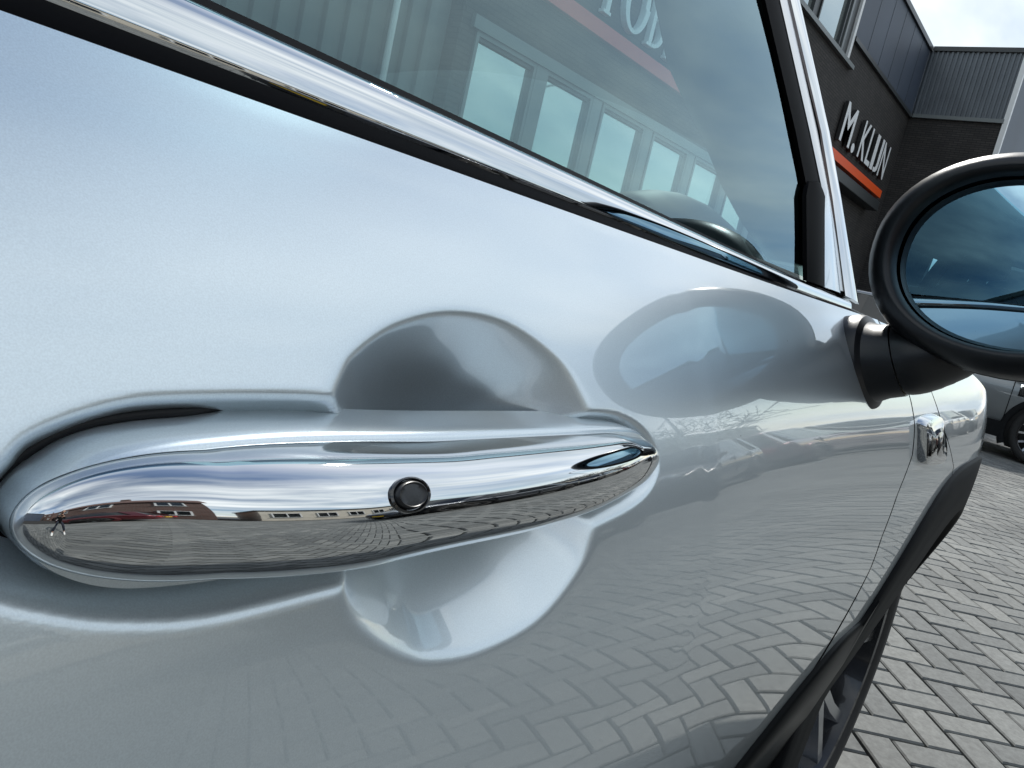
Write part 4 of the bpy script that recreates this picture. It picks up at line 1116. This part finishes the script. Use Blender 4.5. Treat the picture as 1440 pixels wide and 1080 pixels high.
# serif lettering over the showroom windows
s2 = empty('letter_sign', (9.5, YF, 4.3), 'white serif lettering above a red strip over the showroom windows', 'sign')
def strokes(g):
    # unit cap box: width 1, height 1 ; list of polygons
    st = .17; th = .07; sf = .05
    def bx(x0, x1, z0, z1): return [(x0, z0), (x1, z0), (x1, z1), (x0, z1)]
    def stem(x): return [bx(x, x + st, sf - .001, 1 - sf + .001), bx(x - .08, x + st + .08, 0, sf), bx(x - .08, x + st + .08, 1 - sf, 1)]
    def ringp(cx, cz, rx, rz, tx, tz, a0=0, a1=360, n=28):
        P = []
        for i in range(n):
            b0, b1 = R(lerp(a0, a1, i / n)), R(lerp(a0, a1, (i + 1) / n))
            P.append([(cx + rx*math.cos(b0), cz + rz*math.sin(b0)), (cx + rx*math.cos(b1), cz + rz*math.sin(b1)), (cx + (rx-tx)*math.cos(b1), cz + (rz-tz)*math.sin(b1)), (cx + (rx-tx)*math.cos(b0), cz + (rz-tz)*math.sin(b0))])
        return P
    if g == 'T': return stem(.42) + [bx(.05, .34, .94, 1), bx(.67, .95, .94, 1), bx(.02, .07, .8, .94), bx(.93, .98, .8, .94)]
    if g == 'O': return ringp(.5, .5, .48, .51, .17, .07)
    if g == 'B': return stem(.14) + ringp(.32, .735, .42, .265, .16, .06, -90, 90, 16) + ringp(.32, .26, .50, .26, .17, .06, -90, 90, 16)
    if g == 'D': return stem(.14) + ringp(.32, .5, .55, .5, .17, .07, -90, 90, 20)
    if g == 'E': return stem(.14) + [bx(.31, .80, .0, .06), bx(.39, .80, .94, 1), bx(.31, .62, .47, .53), bx(.76, .82, .06, .2), bx(.76, .82, .8, .94)]
    if g == 'F': return stem(.14) + [bx(.39, .80, .94, 1), bx(.31, .62, .47, .53), bx(.76, .82, .8, .94)]
    if g == 'U': return [bx(.16, .33, .3, .95), bx(.08, .41, .95, 1), bx(.72, .79, .3, .95), bx(.62, .89, .95, 1)] + ringp(.475, .3, .315, .31, .17, .08, 180, 360, 16)
    if g == 'A': return [[(.44, 1), (.56, 1), (.94, .05), (.76, .05)], [(.44, .999), (.50, .96), (.16, .05), (.08, .05)], bx(.0, .26, 0, .05), bx(.66, 1.0, 0, .05), bx(.26, .66, .32, .38)]
    if g == 'R': return stem(.14) + ringp(.32, .735, .42, .265, .16, .06, -90, 90, 16) + [[(.42, .48), (.58, .48), (.95, .03), (.76, .03)], bx(.74, 1.02, 0, .04)]
    if g == 'I': return stem(.36)
    if g == 'J': return [bx(.42, .58, .2, .95), bx(.32, .68, .95, 1)] + ringp(.36, .2, .22, .21, .15, .07, 180, 360, 12)
    return []
cur = 7.0; LH = .78; LZ = 4.30
wid = dict(A=.80, U=.76, T=.70, O=.82, B=.66, E=.62, D=.74, R=.70, I=.40, J=.42, F=.62)
wid = {k_: v_ * .80 for k_, v_ in wid.items()}
cur = 8.42 - wid['A'] - wid['U'] - .12
for g in 'AUTOBEDRIJF':
    V, F = [], []
    for k_, P in enumerate(strokes(g)): extrude_poly([(cur + x * wid[g], LZ + z * LH) for x, z in P], YF - .10 - .0007*k_, YF - .02, V, F)
    o = mk('letter', V, F, LETTER, parent=s2, smooth=False, origin=(9.5, YF, 4.3)); fix_normals(o); cur += wid[g] + .06
V, F = box(6.4, 15.2, YF - .09, YF - .005, 4.0, 4.19); mk('red_strip', V, F, REDSTR, parent=s2, smooth=False, origin=(9.5, YF, 4.3))

# ------------------------------------------------------------------ across the yard
def house(name, x0, x1, y1, dep, zh, m, label, nwin, gable=False, roofm=ROOFT, win=(1.0, 1.2), floors=2, group=None):
    o0 = ((x0 + x1)/2, y1, 0); root = empty(name, o0, label, 'building', group)
    def hp(n, V, F, mm, parent=None, **kw): return mk(n, V, F, mm, parent=parent or root, origin=o0, smooth=False, **kw)
    V, F = box(x0, x1, y1 - dep, y1, 0, zh); hp('wall', V, F, m)
    if gable:
        zr = zh + 2.6; V = [(x0 - .2, y1 + .3, zh - .15), (x1 + .2, y1 + .3, zh - .15), (x1 + .2, y1 - dep/2, zr), (x0 - .2, y1 - dep/2, zr), (x0 - .2, y1 - dep - .3, zh - .15), (x1 + .2, y1 - dep - .3, zh - .15)]
        V += [(a, b, c - .16) for a, b, c in V]
        F = [(0, 1, 2, 3), (3, 2, 5, 4), (6, 9, 8, 7), (9, 10, 11, 8), (0, 6, 7, 1), (4, 5, 11, 10), (0, 3, 9, 6), (3, 4, 10, 9), (1, 7, 8, 2), (2, 8, 11, 5)]
        rf = hp('roof', V, F, roofm); fix_normals(rf)
        V, F = box((x0+x1)/2 + 1, (x0+x1)/2 + 1.5, y1 - dep/2 - .25, y1 - dep/2 + .25, zr - .5, zr + .9); hp('chimney', V, F, BRICKR, parent=rf)
        for xx in (x0, x1):
            sgn = 1 if xx == x1 else -1
            V = [(xx - sgn*.02, y1, zh - .01), (xx - sgn*.02, y1 - dep, zh - .01), (xx - sgn*.02, y1 - dep/2, zr - .18), (xx - sgn*.3, y1, zh - .01), (xx - sgn*.3, y1 - dep, zh - .01), (xx - sgn*.3, y1 - dep/2, zr - .18)]
            F = [(0, 1, 2), (5, 4, 3), (0, 2, 5, 3), (1, 4, 5, 2)]; g_ = hp('gable', V, F, m); fix_normals(g_)
    else:
        V, F = box(x0 - .12, x1 + .12, y1 - dep - .1, y1 + .12, zh, zh + .28); hp('roof', V, F, DARKF)
    pit = (x1 - x0) / nwin
    for fl in range(floors):
        for k in range(nwin):
            cx = x0 + (k + .5) * pit; z0 = .95 + fl * 2.8
            if z0 + win[1] > zh - .2: continue
            if fl == 0 and k == nwin // 2:
                V, F = box(cx - .5, cx + .5, y1 + .004, y1 + .06, 0.02, 2.15); d_ = hp('door', V, F, DARKF); continue
            V, F = [], []; a, b, c, d = cx - win[0]/2, cx + win[0]/2, z0, z0 + win[1]; fr = .07
            for q in ((a, a+fr, c, d), (b-fr, b, c, d), (a+fr, b-fr, d-fr, d), (a+fr, b-fr, c, c+fr), ((a+b)/2 - .03, (a+b)/2 + .03, c+fr, d-fr)): box(q[0], q[1], y1 + .003, y1 + .07, q[2], q[3], V, F)
            wn = hp('window', V, F, WHITEF); V, F = box(a + fr, b - fr, y1 + .01, y1 + .02, c + fr, d - fr); hp('pane', V, F, GLASSK, parent=wn)
            V, F = box(a - .06, b + .06, y1 + .002, y1 + .12, c - .07, c - .005); hp('sill', V, F, CONC, parent=wn)
    return root
house('workshop', 2.0, 30.0, -10.5, 8, 3.0, CREAM, 'long low cream workshop with a flat roof across the yard', 12, floors=1, win=(1.4, 1.3))
house('brick_house', -9.0, 0.5, -10.5, 8, 5.4, BRICKR, 'red brick house with tiled roof and chimney beside the cream workshop', 4, gable=True)
house('warehouse', 36, 60.0, -13.0, 9, 4.4, CORRG, 'tall grey flat-roofed warehouse past the cream workshop', 5, floors=1, win=(2.0, 1.5))
house('brick_house', -26.0, -13.0, -12.0, 8, 5.2, BRICKR, 'red brick house with tiled roof standing farther back along the yard', 4, gable=True)
house('workshop', -30, -12.5, 4.5, 12, 4.4, NAVY, 'navy flat-roofed workshop standing behind the silver car', 6, floors=1)
# bare tree
tr = empty('bare_tree', (18.2, -5.9, 0), 'leafless tree with a wide crown of bare twigs in front of the workshop', 'tree')
tv, tf, cv, cf = [], [], [], []
def branch(p, d, r, ln, depth):
    n = 4; path = [p]; dd = d.copy(); rad = [r]
    for i in range(n):
        dd = (dd + Vector((random.gauss(0, .13), random.gauss(0, .13), random.gauss(.02, .08)))).normalized(); path.append(path[-1] + dd * (ln / n)); rad.append(max(.012, r * lerp(1, .6, (i + 1) / n)))
    tube(path, rad, 6 if depth < 2 else 3, *( (tv, tf) if depth == 0 else (cv, cf)))
    if depth >= 5: return
    for k in range(3 if depth else 5):
        t = random.uniform(.45, 1); base = path[min(n, max(1, int(t * n + .5)))]
        ax = Vector((random.gauss(0, 1), random.gauss(0, 1), random.gauss(0, .6))).normalized()
        nd = (dd * .65 + ax * .75).normalized(); nd.z = max(nd.z, -.05)
        branch(base, nd.normalized(), rad[-1] * random.uniform(.55, .8), ln * random.uniform(.6, .82), depth + 1)
branch(Vector((0, 0, 0)), Vector((0, 0, 1)), .22, 1.9, 0)
mk('trunk', tv, tf, BARK, parent=tr); mk('crown', cv, cf, BARK, parent=tr)
# street lamp
lp = empty('street_lamp', (24.3, -7.4, 0), 'tall galvanised street lamp with a curved arm behind the parked cars', 'street lamp')
V, F = tube([(0, 0, 0), (0, 0, 1.2), (0, 0, 6.5), (.05, .15, 7.2), (.1, .5, 7.6), (.15, 1.2, 7.75)], [.09, .07, .055, .05, .045, .04], 12); mk('pole', V, F, STEEL, parent=lp)
V, F = loft([[(.16 + wd*math.cos(a), 1.2 + yy, 7.76 + hh*math.sin(a)) for a in np.linspace(0, 2*math.pi, 12, endpoint=False)] for yy, wd, hh in ((-.05, .05, .04), (.1, .12, .06), (.5, .13, .06), (.7, .06, .03))]); o = mk('lamp_head', V, F, STEEL, parent=lp); fix_normals(o)
V, F = box(.08, .24, 1.33, 1.75, 7.69, 7.72); mk('lamp_lens', V, F, LAMPG, parent=lp, smooth=False)

# ------------------------------------------------------------------ photographer (seen in the chrome), holding the phone the picture is taken with
SKIN = mat('skin', (.50, .30, .22), .55); JEANS = mat('dark_jeans', (.012, .017, .03), .85, noise=(60, .3)); JACKET = mat('black_jacket', (.014, .014, .016), .75, noise=(30, .2))
SHOE = mat('white_shoe', (.75, .75, .73), .5); HAIR = mat('brown_hair', (.03, .018, .01), .7); PHONE = mat('phone_back', (.02, .02, .022), .15, .3)
SH = Vector((-.45, -.85, 0)); PO = Vector((-.45, -.72, 0)) + SH
person = empty('person', PO, 'person in black jacket, dark jeans and white shoes bending to photograph the car', 'person')
def skin_obj(name, chains, m, sub=2):
    bm = bmesh.new(); ly = bm.verts.layers.skin.verify(); pts = {}
    for ch in chains:
        prev = None
        for key, p, r in ch:
            if key is not None and key in pts: v = pts[key]
            else:
                v = bm.verts.new(Vector(p) - PO); r = (r, r) if not isinstance(r, tuple) else r; v[ly].radius = r
                if key is not None: pts[key] = v
                if prev is None: v[ly].use_root = True
            if prev is not None and prev is not v: bm.edges.new((prev, v))
            prev = v
    me = bpy.data.meshes.new(name); bm.to_mesh(me); bm.free(); me.materials.append(m)
    o = bpy.data.objects.new(name, me); col.objects.link(o); o.parent = person
    sk = o.modifiers.new('skin', 'SKIN'); sk.use_smooth_shade = True
    sb_ = o.modifiers.new('sub', 'SUBSURF'); sb_.levels = sub; sb_.render_levels = sub
    return o
CV = Vector((0, 0, H)); VD = -Vector(CM[:, 2]); CXv = Vector(CM[:, 0]); CYv = Vector(CM[:, 1])
pc = CV - VD * .013 - CXv * .055 - CYv * .02 + SH + Vector((-.10, -.12, .18))   # phone held up in front of the chest
hL, hR = pc - CXv * .085 - VD * .01, pc + CXv * .080 - CYv * .035 - VD * .012
pel = Vector((-.66, -.86, .80)) + SH; ch_ = Vector((-.50, -.62, 1.18)) + SH; nk = Vector((-.42, -.50, 1.33)) + SH; hd_ = Vector((-.34, -.40, 1.44)) + SH
side = Vector((.55, -.83, 0)).normalized()
sR, sL = ch_ + side * .18 + Vector((0, 0, .05)), ch_ - side * .18 + Vector((0, 0, .05))
eRt, eLt = (sR + hR) / 2 + Vector((.02, -.10, -.17)), (sL + hL) / 2 + Vector((-.10, .02, -.17))
hipR, hipL = pel + side * .10, pel - side * .10
fR, fL = Vector((-.30, -1.02, .07)) + SH, Vector((-.82, -.50, .07)) + SH
kR, kL = (hipR + fR) / 2 + Vector((.10, .08, .05)), (hipL + fL) / 2 + Vector((.08, .08, .05))
torso = [('pel', pel, (.15, .12)), ('w', (pel + ch_) / 2, (.14, .11)), ('ch', ch_, (.17, .12)), ('nk', nk, .055)]
def limb(a, k, b, ra, rk, rb): return [(None, a, ra), (None, (a + k) / 2, (ra + rk) / 2 * 1.04), (None, k, rk), (None, (k + b) / 2, (rk + rb) / 2 * 1.08), (None, b, rb)]
body = [[(k, p, tuple(q * .84 for q in r) if isinstance(r, tuple) else r) for k, p, r in torso] + [(None, nk + (hd_ - nk) * .5, .055), (None, hd_ - Vector((0, 0, .02)), (.075, .085)), (None, hd_ + Vector((.01, .015, .06)), (.078, .088)), (None, hd_ + Vector((.0, .01, .11)), (.05, .06))]]
for s_, e_, h_ in ((sR, eRt, hR), (sL, eLt, hL)): body.append([('ch', ch_, .1)] + limb(s_, e_, h_, .05, .042, .028))
for h_, k_, f_ in ((hipR, kR, fR), (hipL, kL, fL)): body.append([('pel', pel, .1)] + limb(h_, k_, f_, .078, .052, .038))
for h_, sgn in ((hR, 1), (hL, -1)):
    for i in range(4):
        b0 = h_ + CYv * (.03 - .019 * i) ; ln = (.032, .037, .035, .028)[i]
        body.append([(None, b0 - VD * .012, .0095), (None, b0 + VD * .012 + CXv * (-.004 * sgn), .009), (None, b0 + VD * .022 - CXv * sgn * ln * .5, .0082), (None, b0 + VD * .024 - CXv * sgn * ln, .0075)])
    t0 = h_ - CYv * .03 - VD * .015; body.append([(None, t0, .012), (None, t0 - CXv * sgn * .025 + CYv * .012, .0105), (None, t0 - CXv * sgn * .05 + CYv * .035, .009)])
fdir = Vector((.6, .8, -.15)).normalized(); fsd = Vector((.8, -.6, 0))
body.append([(None, hd_ + fdir * .07 + Vector((0, 0, .03)), .012), (None, hd_ + fdir * .098 + Vector((0, 0, .005)), .014), (None, hd_ + fdir * .085 - Vector((0, 0, .012)), .010)])
for sg_ in (-1, 1): body.append([(None, hd_ + fsd * sg_ * .082 + Vector((0, 0, .03)), .012), (None, hd_ + fsd * sg_ * .092 + Vector((0, 0, .0)), .014), (None, hd_ + fsd * sg_ * .084 - Vector((0, 0, .025)), .009)])
skin_obj('body', body, SKIN)
for sg_ in (-1, 1):
    c = hd_ - PO + fdir * .082 + fsd * sg_ * .033 + Vector((0, 0, .028)); V, F = loft([[c + Vector((rr * math.cos(a), rr * math.sin(a), dz)) for a in np.linspace(0, 2*math.pi, 12, endpoint=False)] for rr, dz in ((.001, -.011), (.008, -.007), (.011, 0), (.008, .007), (.001, .011))])
    o = mk('eye', V, F, mat('eye', (.06, .05, .045), .2), parent=person); fix_normals(o)
V, F = tube([hd_ - PO + fdir * .084 - fsd * .024 - Vector((0, 0, .042)), hd_ - PO + fdir * .091 - Vector((0, 0, .044)), hd_ - PO + fdir * .084 + fsd * .024 - Vector((0, 0, .042))], [.003, .006, .003], 8); mk('mouth', V, F, mat('lips', (.35, .13, .11), .5), parent=person)
jk = [[(None, pel + (pel - ch_) * .16, (.165, .135))] + [(k, p, tuple(q * 1.12 for q in r) if isinstance(r, tuple) else r * 1.12) for k, p, r in torso[:3]] + [(None, ch_ + (nk - ch_) * .75, .075)]]
for s_, e_, h_ in ((sR, eRt, hR), (sL, eLt, hL)): jk.append([('ch', ch_, .1)] + limb(s_, e_, e_ + (h_ - e_) * .86, .066, .056, .042))
skin_obj('jacket', jk, JACKET)
skin_obj('trousers', [[('pel', pel + Vector((0, 0, -.01)), (.165, .13)), ('pw', pel + (ch_ - pel) * .25, (.155, .12))]] + [[('pel', pel, .1)] + limb(h_, k_, f_ + Vector((0, 0, .05)), .092, .068, .058) for h_, k_, f_ in ((hipR, kR, fR), (hipL, kL, fL))], JEANS)
for f_ in (fR, fL):
    dr = Vector((.6, .8, 0)).normalized(); rings = []
    for t, wd, hh in ((-.09, .028, .05), (-.06, .042, .085), (.0, .044, .085), (.08, .047, .06), (.14, .046, .045), (.185, .03, .03)):
        c = Vector((f_.x, f_.y, 0)) + dr * t; sd_ = Vector((-dr.y, dr.x, 0)); rings.append([c - PO + sd_ * (wd * math.cos(a)) + Vector((0, 0, .004 + hh * .5 + hh * .5 * math.sin(a))) for a in np.linspace(0, 2*math.pi, 16, endpoint=False)])
    V, F = loft(rings); o = mk('shoe', V, F, SHOE, parent=person); fix_normals(o)
rings = [[hd_ - PO + Vector((-.018, -.028, dz)) + Vector((rr * math.cos(a), rr * 1.05 * math.sin(a), 0)) for a in np.linspace(0, 2*math.pi, 20, endpoint=False)] for dz, rr in ((.0, .084), (.05, .098), (.10, .092), (.15, .06), (.168, .01))]
V, F = loft(rings); o = mk('hair', V, F, HAIR, parent=person); fix_normals(o)
# phone: thin slab just behind the lens
ph = []
for d_ in (-.004, .004):
    for a, b in ((-1, -1), (1, -1), (1, 1), (-1, 1)): ph.append(pc + CXv * (a * .075) + CYv * (b * .037) + VD * d_)
o = mk('phone', [p - pc for p in ph], [(0, 1, 2, 3), (7, 6, 5, 4), (0, 4, 5, 1), (1, 5, 6, 2), (2, 6, 7, 3), (3, 7, 4, 0)], PHONE, smooth=False, label='black phone held out in both hands by the person photographing', cat='phone'); o.location = pc; bevel(o, .006, 3); fix_normals(o)
